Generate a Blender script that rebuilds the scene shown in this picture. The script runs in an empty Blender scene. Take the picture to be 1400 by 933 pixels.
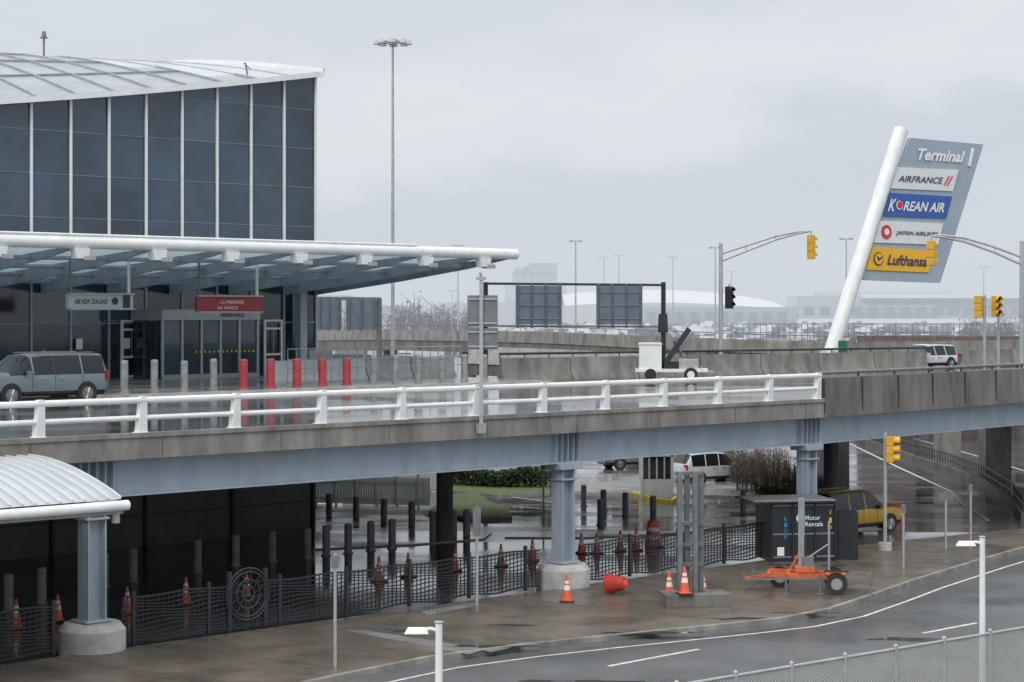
import bpy, bmesh, math, random
from mathutils import Vector, Matrix
random.seed(7)
R=random.random
def rr(a,b): return a+(b-a)*R()
F=2722.0; H=8.9; HY=425.0
# terrain: street level 0 near the terminal, falling gently to -1 m beyond it
def gz(Y): return -max(0.0,min(1.0,(Y-80)/22.0))
# --- survey helpers: sight bearings from the station at (0,0,H) intersected with level planes / terrain
def G(px,py,z=0.0):
    Y=F*(H-z)/(py-HY); return ((px-700)*Y/F, Y)
def GT(px,py):
    z=0.0
    for _ in range(12):
        Y=F*(H-z)/(py-HY); z=.5*z+.5*gz(Y)
    return ((px-700)*Y/F, Y, gz(Y))
def ZD(py,Y): return H-(py-HY)*Y/F
def XD(px,Y): return (px-700)*Y/F
O=(-11.9,49.8); U=(.7216,.6923); V=(-.6923,.7216)
UA=math.atan2(U[1],U[0])
def L(s,t): return (O[0]+s*U[0]+t*V[0], O[1]+s*U[1]+t*V[1])
def L3(s,t,z): a=L(s,t); return (a[0],a[1],z)
def onT(px,t):
    b=L(0,t); q=(px-700)/F
    return (q*b[1]-b[0])/(U[0]-q*U[1])
# ---------------------------------------------------------------- materials
def M(name,col,rough=.6,metal=0,var=.15,scale=2.0,bump=0,wet=0,stretch=(1,1,1),detail=3,col2=None,wscale=.25,spec=.5):
    m=bpy.data.materials.new(name); m.use_nodes=True
    nt=m.node_tree; n=nt.nodes; l=nt.links; b=n['Principled BSDF']
    b.inputs['Metallic'].default_value=metal; b.inputs['Specular IOR Level'].default_value=spec
    tc=n.new('ShaderNodeTexCoord'); mp=n.new('ShaderNodeMapping'); mp.inputs['Scale'].default_value=stretch
    l.new(tc.outputs['Object'],mp.inputs[0])
    nz=n.new('ShaderNodeTexNoise'); nz.inputs['Scale'].default_value=scale; nz.inputs['Detail'].default_value=detail; nz.inputs['Roughness'].default_value=.65
    l.new(mp.outputs[0],nz.inputs[0])
    cr=n.new('ShaderNodeValToRGB'); cr.color_ramp.elements[0].position=.3; cr.color_ramp.elements[1].position=.7
    c2=col2 or [min(1,c*(1+var)) for c in col]
    c1=col if col2 else [c*(1-var) for c in col]
    cr.color_ramp.elements[0].color=(*c1,1); cr.color_ramp.elements[1].color=(*c2,1)
    l.new(nz.outputs[0],cr.inputs[0]); l.new(cr.outputs[0],b.inputs['Base Color'])
    if wet:
        n2=n.new('ShaderNodeTexNoise'); n2.inputs['Scale'].default_value=wscale; n2.inputs['Detail'].default_value=4
        l.new(mp.outputs[0],n2.inputs[0])
        mr=n.new('ShaderNodeMapRange'); mr.inputs[1].default_value=.42; mr.inputs[2].default_value=.62
        mr.inputs[3].default_value=wet; mr.inputs[4].default_value=rough
        l.new(n2.outputs[0],mr.inputs[0]); l.new(mr.outputs[0],b.inputs['Roughness'])
    else:
        b.inputs['Roughness'].default_value=rough
    if bump:
        n3=n.new('ShaderNodeTexNoise'); n3.inputs['Scale'].default_value=40; n3.inputs['Detail'].default_value=1
        l.new(tc.outputs['Object'],n3.inputs[0])
        bp=n.new('ShaderNodeBump'); bp.inputs['Strength'].default_value=bump; bp.inputs['Distance'].default_value=.01
        l.new(n3.outputs[0],bp.inputs['Height']); l.new(bp.outputs[0],b.inputs['Normal'])
    return m
asph=M('asphalt_wet',(.1,.106,.113),.22,var=.35,scale=.35,wet=.05,bump=.03,wscale=.3,spec=.65)
asph2=M('asphalt_road',(.105,.11,.115),.45,var=.22,scale=.5,wet=.2,bump=.25,wscale=.15)
deckm=M('deck_wet',(.1,.105,.11),.22,var=.3,scale=.4,wet=.05,bump=.03,wscale=.22,spec=.65)
brownpave=M('sidewalk_wet',(.145,.124,.1),.5,var=.32,scale=.6,wet=.2,bump=.3,wscale=.35)
slabm=M('sidewalk_slab',(.26,.262,.26),.35,var=.2,scale=.8,wet=.1,bump=.12)
ground=M('airfield_ground',(.2,.21,.22),.4,var=.25,scale=.01,wet=.2,wscale=.01)
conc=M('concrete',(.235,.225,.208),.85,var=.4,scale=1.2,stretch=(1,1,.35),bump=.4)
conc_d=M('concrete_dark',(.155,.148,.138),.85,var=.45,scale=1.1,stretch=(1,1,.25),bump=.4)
conc_l=M('concrete_pale',(.45,.45,.44),.8,var=.25,scale=1.5,bump=.3)
steelb=M('bluegrey_steel',(.34,.4,.465),.5,var=.15,scale=1.3,stretch=(1,1,.4))
steelb2=M('bluegrey_steel_dark',(.2,.24,.29),.5,var=.2,scale=1)
whitep=M('white_paint',(.8,.82,.82),.45,var=.08,scale=2.5,stretch=(1,1,.5))
whiteroof=M('white_roof',(.6,.63,.65),.35,var=.1,scale=.7)
greyroof=M('metal_roof',(.46,.5,.53),.3,var=.14,scale=.5)
linep=M('road_paint',(.62,.62,.59),.6,var=.35,scale=3)
yelp=M('yellow_paint',(.65,.45,.03),.5,var=.15)
galv=M('galvanised',(.42,.44,.45),.45,metal=.3,var=.15,scale=3)
galvd=M('galvanised_dark',(.19,.205,.22),.5,metal=.3,var=.2,scale=3)
black=M('black_metal',(.028,.033,.039),.5,var=.2)
blackp=M('black_panel',(.02,.024,.029),.35,var=.3,scale=2)
rubber=M('rubber',(.03,.03,.031),.8,var=.2)
orange=M('cone_orange',(.8,.13,.05),.5,var=.15,scale=6)
orangep=M('orange_paint',(.65,.14,.045),.5,var=.25,scale=4)
redb=M('bollard_red',(.45,.055,.07),.5,var=.2)
grayb=M('bollard_grey',(.3,.315,.32),.5,metal=.05,var=.3,scale=3)
yellowh=M('signal_yellow',(.72,.4,.03),.45,var=.15,scale=4)
reflw=M('reflective_white',(.8,.8,.78),.4,var=.05)
dglass=[M('facade_glass%d'%i,c,.05,var=.55,scale=.22,spec=.9) for i,c in enumerate([(.024,.05,.08),(.032,.062,.095),(.044,.078,.112),(.03,.07,.085)])]  # broad colour variation paints in soft reflections and interior patches
lowglass=M('lower_glass',(.026,.037,.047),.08,var=.7,scale=.6,spec=.8)
carglass=M('car_glass',(.012,.016,.02),.06,var=.1,spec=.6)
darkwall=M('lower_wall',(.085,.085,.086),.35,var=.3,scale=.5,stretch=(1,1,.4))
redl=M('lamp_red',(.45,.01,.01),.2,var=.05)
chrome=M('rim_alloy',(.5,.5,.5),.3,metal=.8,var=.1)
brass=M('grass',(.1,.14,.045),.9,var=.4,scale=3,bump=.8)
hedge=M('hedge_leaf',(.06,.09,.04),.85,var=.5,scale=8)
twig=M('twig_brown',(.12,.09,.07),.9,var=.4,scale=5)
tree=M('bare_trees_far',(.13,.115,.115),.95,var=.25,scale=.2)
def PM(n,c,r=.4,**k): return M(n,c,r,var=k.pop('var',.06),**k)
jm=PM('joint_dark',(.05,.045,.04),.8)
def skylight_mat():
    m=M('canopy_glass',(.3,.37,.39),.3,var=.15,scale=.5)
    nt=m.node_tree; n=nt.nodes; l=nt.links
    t=n.new('ShaderNodeBsdfTranslucent'); t.inputs[0].default_value=(.4,.5,.53,1)
    mx=n.new('ShaderNodeMixShader'); mx.inputs[0].default_value=.5
    o=n['Material Output']; l.new(n['Principled BSDF'].outputs[0],mx.inputs[1]); l.new(t.outputs[0],mx.inputs[2]); l.new(mx.outputs[0],o.inputs[0])
    return m
canglass=skylight_mat()
roofglass=M('roof_glass',(.22,.26,.3),.18,var=.2,scale=.6)
# ---------------------------------------------------------------- mesh builder
COL=bpy.context.scene.collection
class B:
    def __init__(s): s.v=[]; s.f=[]; s.m=[]; s.mats=[]
    def mi(s,m):
        if m not in s.mats: s.mats.append(m)
        return s.mats.index(m)
    def add(s,vs,fs,m):
        o=len(s.v); s.v+= [tuple(x) for x in vs]; k=s.mi(m)
        for f in fs: s.f.append([o+i for i in f]); s.m.append(k)
    def prism(s,poly,z0,z1,m,top=None):
        n=len(poly); vs=[(p[0],p[1],z0) for p in poly]+[(p[0],p[1],z1) for p in poly]
        s.add(vs,[[i,(i+1)%n,n+(i+1)%n,n+i] for i in range(n)]+[list(range(n))[::-1]],m)
        s.add(vs[n:],[list(range(n))],top or m)
    def box(s,c,z0,z1,sx,sy,m,ang=UA,tx=1,ty=1):
        ca,sa=math.cos(ang),math.sin(ang); vs=[]
        for z,kx,ky in((z0,1,1),(z1,tx,ty)):
            for dx,dy in((-1,-1),(1,-1),(1,1),(-1,1)):
                x=dx*sx/2*kx; y=dy*sy/2*ky; vs.append((c[0]+x*ca-y*sa,c[1]+x*sa+y*ca,z))
        s.add(vs,[[3,2,1,0],[4,5,6,7],[0,1,5,4],[1,2,6,5],[2,3,7,6],[3,0,4,7]],m)
    def beam(s,p,q,w,h,m):
        p=Vector(p);q=Vector(q);d=(q-p).normalized()
        up=Vector((0,0,1)) if abs(d.z)<.95 else Vector((U[0],U[1],0))
        a=d.cross(up).normalized()*w/2; b=a.cross(d).normalized()*h/2
        vs=[x+e for x in(p,q) for e in(-a-b,a-b,a+b,-a+b)]
        s.add(vs,[[3,2,1,0],[4,5,6,7],[0,1,5,4],[1,2,6,5],[2,3,7,6],[3,0,4,7]],m)
    def cyl(s,p,q,r,m,r2=None,n=12):
        r2=r if r2 is None else r2
        p=Vector(p);q=Vector(q);d=(q-p).normalized()
        up=Vector((0,0,1)) if abs(d.z)<.95 else Vector((1,0,0))
        a=d.cross(up).normalized(); b=a.cross(d).normalized()
        vs=[x+(a*math.cos(2*math.pi*i/n)+b*math.sin(2*math.pi*i/n))*k for x,k in((p,r),(q,r2)) for i in range(n)]
        s.add(vs,[[i,(i+1)%n,n+(i+1)%n,n+i] for i in range(n)]+[list(range(n))[::-1],list(range(n,2*n))],m)
    def tube(s,pts,r,m,n=8):
        for a,b in zip(pts[:-1],pts[1:]): s.cyl(a,b,r,m,n=n)
    def sweep(s,path,prof,m,cap=True):
        n=len(prof); vs=[]; K=len(path)
        for i,p in enumerate(path):
            a=path[max(0,i-1)]; b=path[min(K-1,i+1)]
            d=Vector((b[0]-a[0],b[1]-a[1])).normalized(); nx,ny=-d.y,d.x
            dz=p[2] if len(p)>2 else 0
            for o,z in prof: vs.append((p[0]+nx*o,p[1]+ny*o,z+dz))
        J=range(n) if n>2 else range(1)
        fs=[[i*n+j,i*n+(j+1)%n,(i+1)*n+(j+1)%n,(i+1)*n+j] for i in range(K-1) for j in J]
        if cap and n>2: fs+=[list(range(n)),list(range((K-1)*n,K*n))[::-1]]
        s.add(vs,fs,m)
    def quad(s,a,b,c,d,m): s.add([a,b,c,d],[[0,1,2,3]],m)
    def fin(s,name,smooth=35,parent=None,bevel=0):
        me=bpy.data.meshes.new(name)
        if s.v:
            xs=[v[0] for v in s.v]; ys=[v[1] for v in s.v]; zs=[v[2] for v in s.v]
            c=((min(xs)+max(xs))/2,(min(ys)+max(ys))/2,min(zs)) if not parent else (0,0,0)
        else: c=(0,0,0)
        me.from_pydata([(v[0]-c[0],v[1]-c[1],v[2]-c[2]) for v in s.v],[],s.f)
        for m in s.mats: me.materials.append(m)
        me.polygons.foreach_set('material_index',s.m)
        bm=bmesh.new(); bm.from_mesh(me); bmesh.ops.recalc_face_normals(bm,faces=bm.faces); bm.to_mesh(me); bm.free()
        me.polygons.foreach_set('use_smooth',[True]*len(me.polygons))
        try: me.set_sharp_from_angle(angle=math.radians(smooth))
        except Exception: pass
        o=bpy.data.objects.new(name,me); COL.objects.link(o); o.location=c
        if parent: o.parent=parent
        if bevel:
            b=o.modifiers.new('bev','BEVEL'); b.width=bevel; b.segments=2; b.limit_method='ANGLE'
        return o
def E(name):
    o=bpy.data.objects.new(name,None); COL.objects.link(o); return o
def inst(o,name,loc,rz=0,sc=1):
    p=bpy.data.objects.new(name,o.data); COL.objects.link(p); p.location=loc; p.rotation_euler=(0,0,rz)
    p.scale=(sc,sc,sc) if not isinstance(sc,tuple) else sc; return p
def terrain_patch(name,pts,hgt,top,side):
    """flat polygon draped on the terrain, raised by hgt with a skirt (kerb)"""
    bm=bmesh.new(); vs=[bm.verts.new((p[0],p[1],0)) for p in pts]; f=bm.faces.new(vs)
    for yy in (80,102):
        bmesh.ops.bisect_plane(bm,geom=bm.verts[:]+bm.edges[:]+bm.faces[:],plane_co=(0,yy,0),plane_no=(0,1,0))
    bmesh.ops.recalc_face_normals(bm,faces=bm.faces)
    bd=[e for e in bm.edges if e.is_boundary]
    for fc in bm.faces: fc.material_index=0
    if side:
        r=bmesh.ops.extrude_edge_only(bm,edges=bd)
        nv=[v for v in r['geom'] if isinstance(v,bmesh.types.BMVert)]
        for fc in [x for x in r['geom'] if isinstance(x,bmesh.types.BMFace)]: fc.material_index=1
    else: nv=[]
    low=set(nv)
    for v in bm.verts: v.co.z=gz(v.co.y)+(-.1 if v in low else hgt)
    bmesh.ops.recalc_face_normals(bm,faces=bm.faces)
    me=bpy.data.meshes.new(name); bm.to_mesh(me); bm.free(); me.materials.append(top); 
    if side: me.materials.append(side)
    o=bpy.data.objects.new(name,me); COL.objects.link(o); return o
def drape(pts,n=10):
    out=[]
    for a,c in zip(pts[:-1],pts[1:]):
        for k in range(n): x=a[0]+(c[0]-a[0])*k/n; y=a[1]+(c[1]-a[1])*k/n; out.append((x,y,gz(y)))
    out.append((pts[-1][0],pts[-1][1],gz(pts[-1][1]))); return out
def text_quad(b,body,p00,p10,p01,mat,bold=0.0,shear=0,push=.03):
    cu=bpy.data.curves.new('t','FONT'); cu.body=body; cu.extrude=0; cu.offset=bold; cu.shear=shear; cu.resolution_u=3
    ob=bpy.data.objects.new('t',cu); COL.objects.link(ob)
    dg=bpy.context.evaluated_depsgraph_get(); me=bpy.data.meshes.new_from_object(ob.evaluated_get(dg))
    xs=[v.co.x for v in me.vertices]; ys=[v.co.y for v in me.vertices]
    x0,x1,y0,y1=min(xs),max(xs),min(ys),max(ys)
    p00=Vector(p00); a=Vector(p10)-p00; c=Vector(p01)-p00; nrm=a.cross(c).normalized()
    if nrm.y>0: nrm=-nrm
    vs=[p00+a*((v.co.x-x0)/(x1-x0))+c*((v.co.y-y0)/(y1-y0))+nrm*push for v in me.vertices]
    b.add(vs,[list(p.vertices) for p in me.polygons],mat)
    bpy.data.objects.remove(ob); bpy.data.meshes.remove(me)
# ================================================================ GROUND
b=B(); b.quad((-6000,-200,-1.03),(6000,-200,-1.03),(6000,9000,-1.03),(-6000,9000,-1.03),ground); b.fin('ground')
b=B(); ys=[5,80,102,230]
for y0,y1 in zip(ys[:-1],ys[1:]): b.quad((-300,y0,gz(y0)-.004),(300,y0,gz(y0)-.004),(300,y1,gz(y1)-.004),(-300,y1,gz(y1)-.004),asph)
b.fin('lower_road')
kerbpts=[(200,985),(300,965),(430,936),(580,905),(700,889),(800,878),(900,868),(1000,858),(1070,850),(1130,838),(1190,818),(1240,800),(1330,772),(1400,752),(1500,728)]
KP=[G(*p) for p in kerbpts]
back=[G(1500,716),G(1400,727),G(1250,742),G(1165,752),L(33,.2),L(20,.2),L(0,.2),L(-25,.2)]
b=B(); b.prism(KP+back,-.02,.13,brownpave); b.fin('sidewalk')
b=B(); b.sweep(KP,[(.0,-.02),(-.16,-.02),(-.15,.14),(.02,.14)],conc); b.fin('kerb')
b=B(); rd=[(p[0]+(.0),p[1]) for p in KP]
b.add([(p[0],p[1],0) for p in rd]+[(p[0]+14,p[1]-30,0) for p in rd],[[i,i+1,len(rd)+i+1,len(rd)+i] for i in range(len(rd)-1)],asph2); b.fin('road')
def inside_poly(q,poly):
    r=False; n_=len(poly)
    for u_ in range(n_):
        x1,y1=poly[u_]; x2,y2=poly[(u_+1)%n_]
        if (y1>q[1])!=(y2>q[1]) and q[0]<(x2-x1)*(q[1]-y1)/(y2-y1)+x1: r=not r
    return r
b=B()
for i in range(14):
    s_=onT(60,.6)+i*3.1
    a=L(s_,.1); c=L(s_+1.2,-6.5); best=None
    for k in range(1,60):
        q=(a[0]+(c[0]-a[0])*k/60*1.6,a[1]+(c[1]-a[1])*k/60*1.6)
        if inside_poly(q,KP+back): best=q
    if best: b.beam((*a,.130),(*best,.130),.03,.006,jm)
b.fin('pavement_joint')
b=B(); b.sweep(KP,[(-1.15,.004),(-1.25,.004)],linep,cap=False)
for (a,c) in (((832,911),(955,888)),((1262,866),(1335,852))):
    p=G(*a);q=G(*c); b.beam((p[0],p[1],.0),(q[0],q[1],.0),.12,.01,linep)
b.fin('road_marking')
b=B(); z=.134
for poly in ([(470,862),(500,862),(665,888),(640,895)],[(575,836),(650,824),(655,828),(585,842)],[(655,888),(720,878),(722,881),(670,892)]):
    b.add([(*G(px,py,.13),z) for px,py in poly],[[0,1,2,3]],slabm)
b.fin('concrete_patch')
pud=M('puddle',(.09,.09,.09),.05,var=.1,spec=.8)
b=B()
for (px,py,w,h) in ((670,884,2.2,.25),(885,866,2.4,.3),(700,855,1.2,.15),(1010,846,1.5,.2),(1250,868,2.5,.3),(780,925,3,.3),(560,862,1.2,.2),(1100,838,2,.2)):
    c=G(px,py,.13); n=40; ph=rr(0,6)
    z0=.138 if py<890 and px<1200 else .006
    vs=[(c[0]+w/2*math.cos(6.283*i/n)*(1+.25*math.sin(3*6.283*i/n+ph)+.12*math.sin(7*6.283*i/n)),c[1]+h*math.sin(6.283*i/n)*(1+.35*math.sin(2*6.283*i/n+ph)+.2*math.sin(5*6.283*i/n+ph)),z0) for i in range(n)]
    b.add(vs,[list(range(n))],pud)
b.fin('puddle')
# ================================================================ ELEVATED DECK
DZ=5.55
near=[L(-25,0),L(0,0),L(32.07,0),(16.4,77.9),(21.6,84.0),(33,97),(48,113),(75,140)]
far=[L(-25,20.7),L(39,20.7),L(39,24.7),L(53,22.2),L(67,19.9),(34,121),(52,140),(60,150)]
dk=E('elevated_roadway')
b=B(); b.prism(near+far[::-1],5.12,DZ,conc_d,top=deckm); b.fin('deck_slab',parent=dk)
np1=[L(-25,0),L(0,0),L(16,0),L(32.07,0)]; np2=[L(32.07,0),(16.4,77.9),(21.6,84.0),(33,97),(48,113),(75,140)]
b=B()
b.sweep(np1,[(-.05,5.04),(.4,5.04),(.4,5.7),(-.05,5.7)],conc)
b.sweep(np1,[(-.1,5.6),(-.052,5.6),(-.052,5.72),(-.1,5.72)],conc)
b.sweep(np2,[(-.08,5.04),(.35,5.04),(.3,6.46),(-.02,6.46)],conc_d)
b.fin('fascia_kerb',parent=dk)
b=B()
def girder(path,off,m,zb=4.05,zt=5.04,w=.5):
    b.sweep(path,[(off-.012,zb+.05),(off+.012,zb+.05),(off+.012,zt),(off-.012,zt)],m)
    b.sweep(path,[(off-w/2,zb),(off+w/2,zb),(off+w/2,zb+.05),(off-w/2,zb+.05)],m)
    b.sweep(path,[(off-w/2,zt-.05),(off+w/2,zt-.05),(off+w/2,zt),(off-w/2,zt)],m)
girder(np1+np2[1:],.55,steelb)
for t in (6.5,12.8,19.0): girder(np1,t,steelb2)
colS=[onT(126,.55),onT(770,.55),onT(1103,.55)]
for cs in colS:
    for e in (-.5,-.25,0,.25,.5): 
        p=L(cs+e,.42); b.box(p,4.1,4.99,.03,.22,steelb)
    b.beam(L3(cs,.55,4.6),L3(cs,19,4.6),.3,.7,steelb2)
for s_ in (-8,8,14,25.6,28): 
    b.beam(L3(s_,.55,4.75),L3(s_,19,4.75),.2,.5,steelb2)
b.fin('girders',parent=dk)
b=B()
for cs in colS:
    c=L(cs,.55)
    b.box(c,.9,3.85,.56,.06,steelb); 
    for e in(-.25,.25): b.box(L(cs+e,.55),.9,3.85,.05,.52,steelb)
    b.box(c,3.85,4.05,.95,.75,steelb,tx=1.1); b.box(c,3.5,3.56,.7,.62,steelb); b.box(c,.86,.92,.8,.75,steelb)
    b.cyl((*c,.0),(*c,.66),.86,conc_l,n=28); b.cyl((*c,.66),(*c,.84),.86,conc_l,r2=.72,n=28)
b.fin('columns',parent=dk,bevel=.01)
b=B()
for px_,t in ((608,13),(1136,9)):
    s_=onT(px_,t); c=L(s_,t); b.cyl((*c,-1),(*c,4.6),.32,conc_d,n=16)
for s_ in (-12,4,): c=L(s_,11); b.cyl((*c,0),(*c,4.6),.32,conc_d,n=16)
for px_,py_,w in ((1295,622,32),(1360,656,38)):
    c=GT(px_,py_); b.box(c,-1.1,5.1,w*c[1]/F,1.0,conc,ang=.2)
b.fin('inner_piers',parent=dk)
b=B()
for i in range(len(np2)-1):
    p=Vector(np2[i]);q=Vector(np2[i+1]); n=max(1,int((q-p).length/2.4))
    for k in range(n):
        a=p.lerp(q,k/n); b.cyl((a.x-.08,a.y+.1,6.46),(a.x-.08,a.y+.1,6.62),.04,black,n=6)
        b.box((a.x,a.y),5.2,6.44,.02,.2,jm,ang=.86)
b.tube([(p[0]-.08,p[1]+.1,6.64) for p in np2],.06,galvd)
b.fin('parapet_rail',parent=dk)
b=B()
for i in range(11):
    s_=-8+i*3.9; b.box(L(s_,-.052),5.06,5.58,.015,.006,jm)
b.fin('fascia_joints',parent=dk)
rl=E('white_railing')
b=B()
posts=[onT(px_,.15) for px_ in (52,192,320,438,547,647,740,826,905,980,1050,1116)]
sp=posts[1]-posts[0]; k=posts[0]-sp
while k>-24: posts.insert(0,k); k-=sp
for s_ in posts:
    b.add([L3(s_-.14,.02,5.7),L3(s_+.14,.02,5.7),L3(s_+.14,.24,5.7),L3(s_-.14,.24,5.7),L3(s_-.08,-.02,6.66),L3(s_+.1,-.02,6.66),L3(s_+.1,.14,6.66),L3(s_-.08,.14,6.66)],
          [[0,1,5,4],[1,2,6,5],[2,3,7,6],[3,0,4,7],[4,5,6,7]],whitep)
    b.box(L(s_,.13),5.702,5.73,.36,.3,whitep)
b.cyl(L3(-24,.05,6.56),L3(32.0,.05,6.56),.085,whitep,n=12)
b.cyl(L3(-24,.08,6.1),L3(32.0,.08,6.1),.07,whitep,n=12)
b.fin('railing',parent=rl,bevel=.008)
jb=[L(39,24.3),L(46,23.0),L(53,21.8),L(60,20.6),L(67,19.5)]
fullj=B()
def lerp2(a,c,k): return (a[0]+(c[0]-a[0])*k,a[1]+(c[1]-a[1])*k)
n=7
for i in range(n):
    a=lerp2(jb[0],jb[-1],i/n+.0012); c=lerp2(jb[0],jb[-1],(i+1)/n-.0012)
    fullj.sweep([a,c],[(-.3,DZ),(.3,DZ),(.3,DZ+.12),(.12,DZ+.4),(.08,DZ+1.1),(-.08,DZ+1.1),(-.12,DZ+.4),(-.3,DZ+.12)],conc)
for i in range(41):
    a=lerp2(jb[0],jb[-1],i/40); 
    if i%2==0: fullj.cyl((*a,DZ+1.1),(*a,DZ+1.27),.03,black,n=6)
fullj.cyl((*jb[0],DZ+1.3),(*jb[-1],DZ+1.3),.06,black,n=8)
fullj.fin('jersey_barrier')
PR=[(-.3,0),(.3,0),(.3,.12),(.12,.4),(.08,1.0),(-.08,1.0),(-.12,.4),(-.3,.12)]
b=B(); b.sweep([(27,119),(40,131),(58,149)],[(o,z+DZ) for o,z in PR],conc); b.fin('jersey_barrier')
tw=E('terminal_sidewalk')
b=B(); b.prism([L(-25,20.7),L(39,20.7),L(39,27.8),L(37.9,27.8),L(37.9,36.7),L(-25,36.7)],5.2,5.70,conc_d,top=slabm); b.fin('slab',parent=tw)
b=B(); b.sweep([L(-25,20.7),L(39,20.7)],[(-.02,DZ),(.16,DZ),(.16,5.71),(-.01,5.71)],conc_l); b.fin('slab_kerb',parent=tw)
# ================================================================ TERMINAL BUILDING
tb=E('terminal_building')
FT=36.7; SE=37.7; BAY=2.06
def ztop(s): return 18.2+(s-19.7)*.15+.0012*(s-19.7)*(s-37.7)
b=B(); fr=B()
nb=30
for i in range(nb):
    s1=SE-BAY*i; s0=s1-BAY
    z0a=z0b=11.2
    for j in range(5):
        z1a=min(11.2+2.0*(j+1),ztop(s0)) if j<4 else ztop(s0); z1b=min(11.2+2.0*(j+1),ztop(s1)) if j<4 else ztop(s1)
        if z1a-z0a<.02 and z1b-z0b<.02: continue
        e=rr(-.016,.016); f_=rr(-.016,.016)
        m=dglass[min(3,int(abs(random.gauss(.8,1))))]
        b.quad(L3(s0,FT+e,z0a),L3(s1,FT+f_,z0b),L3(s1,FT+f_+rr(-.012,.012),z1b),L3(s0,FT+e,z1a),m)
        if j<4 and z1a<ztop(s0)-.1: fr.beam(L3(s0,FT-.02,z1a),L3(s1,FT-.02,z1b),.02,.03,steelb2)
        z0a,z0b=z1a,z1b
    fr.beam(L3(s1-(.05 if i==0 else 0),FT-.06,11.0),L3(s1-(.05 if i==0 else 0),FT-.06,ztop(s1)),.085,.12,whitep)
b.fin('curtain_glass',parent=tb); fr.fin('mullions',parent=tb)
b=B()
for (a,c) in (((SE,FT+.02),(SE,75)),((SE,75),(-24,75)),((-24,75),(-24,FT+.02))):
    b.quad(L3(*a,-1),L3(*c,-1),L3(*c,ztop(c[0]) if c[1]<60 else 17),L3(*a,ztop(a[0]) if a[1]<60 else 17),dglass[1])
b.fin('side_walls',parent=tb)
def zr(s): return 22.75+(s-SE)*.035
T0=36.2
def roofz(s,t):
    k=(t-T0)/(50-T0); a=ztop(s)+.2; 
    if k<=1: return a+(zr(s)-a)*(1-(1-k)**1.35)
    kk=(t-50)/25; return zr(s)-6*kk*kk
b=B(); g=B()
ss=[SE+.1-BAY*i for i in range(31)]; ts=[T0+(50-T0)*j/7 for j in range(8)]+[55,60,67,75]
for i in range(len(ss)-1):
    for j in range(len(ts)-1):
        s1,s0=ss[i],ss[i+1]; t0,t1=ts[j],ts[j+1]
        gl=(s1<29+(50-t1)/14.4*6) and t1<=50.1
        b.quad(L3(s0,t0,roofz(s0,t0)),L3(s1,t0,roofz(s1,t0)),L3(s1,t1,roofz(s1,t1)),L3(s0,t1,roofz(s0,t1)),roofglass if gl else greyroof)
        if gl:
            g.beam(L3(s1,t0,roofz(s1,t0)+.04),L3(s1,t1,roofz(s1,t1)+.04),.09,.08,galv)
            if j%2==0: g.beam(L3(s0,t0,roofz(s0,t0)+.04),L3(s1,t0,roofz(s1,t0)+.04),.07,.06,galv)
        elif j<7: g.beam(L3(s1,t0,roofz(s1,t0)+.02),L3(s1,t1,roofz(s1,t1)+.02),.04,.05,galv)
b.fin('roof',parent=tb,smooth=20); 
for i in range(len(ss)-1):
    s1,s0=ss[i],ss[i+1]
    g.beam(L3(s0,T0-.05,ztop(s0)+.13),L3(s1,T0-.05,ztop(s1)+.13),.14,.26,whitep)
    g.beam(L3(s0,T0+.3,ztop(s0)+.02),L3(s1,T0+.3,ztop(s1)+.02),.5,.05,galv)
prev=None
for k in range(13):
    t=T0+k*1.2; p=L3(SE+.15,t,roofz(SE+.1,t)+.1)
    if prev: g.beam(prev,p,.16,.22,whitep)
    prev=p
g.fin('roof_trim',parent=tb)
b=B(); 
Y=108;c=(XD(60,Y),Y); zt=ZD(43,Y); b.cyl((*c,21.5),(*c,zt-.4),.06,galvd); b.cyl((*c,zt-.35),(*c,zt),.15,galvd,r2=.1); b.cyl((*c,zt-.38),(*c,zt-.34),.24,galvd)
c=L(34.2,37.8); z=roofz(34.2,37.8)
b.beam((*c,z),(c[0]-.1,c[1],z+.6),.06,.06,galvd); b.beam((c[0]-.2,c[1],z+.6),(c[0]+.2,c[1],z+.25),.05,.05,galvd)
b.fin('roof_vent',parent=tb)
b=B(); g=B()
for i in range(28):
    s1=SE-BAY*i; s0=s1-BAY; e=rr(-.01,.01)
    for z0,z1 in ((5.7,8.3),(8.3,11.2)):
        b.quad(L3(s0,FT+e,z0),L3(s1,FT-e,z0),L3(s1,FT-e,z1),L3(s0,FT+e,z1),lowglass if R()<.7 else dglass[0])
    g.beam(L3(s1,FT-.05,5.7),L3(s1,FT-.05,11.1),.07,.1,steelb)
    g.beam(L3(s0,FT-.04,8.3),L3(s1,FT-.04,8.3),.06,.08,steelb2)
b.fin('ground_glass',parent=tb)
def door(s0,w=1.05,h=2.75,t=FT-.1):
    for a in (s0,s0+w): g.beam(L3(a,t,5.7),L3(a,t,5.7+h),.12,.12,whitep)
    for z in (5.78,6.7,5.7+h-.45,5.7+h-.05): g.beam(L3(s0,t,z),L3(s0+w,t,z),.1,.1,whitep)
    g.beam(L3(s0+w*.5,t-.02,6.75),L3(s0+w*.5,t-.02,8.0),.05,.03,galv)
door(onT(165,FT),); door(onT(360,FT))
t0=FT-2.6
s0,s1=onT(222,t0),onT(352,t0)
for k in range(6):
    a=s0+(s1-s0)*k/5; g.beam(L3(a,t0,5.7),L3(a,t0,8.5),.1,.12,galv)
    if k<5: 
        c=s0+(s1-s0)*(k+1)/5
        g.quad(L3(a,t0+.03,5.9),L3(c,t0+.03,5.9),L3(c,t0+.03,8.4),L3(a,t0+.03,8.4),lowglass if k%2 else dglass[1])
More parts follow.
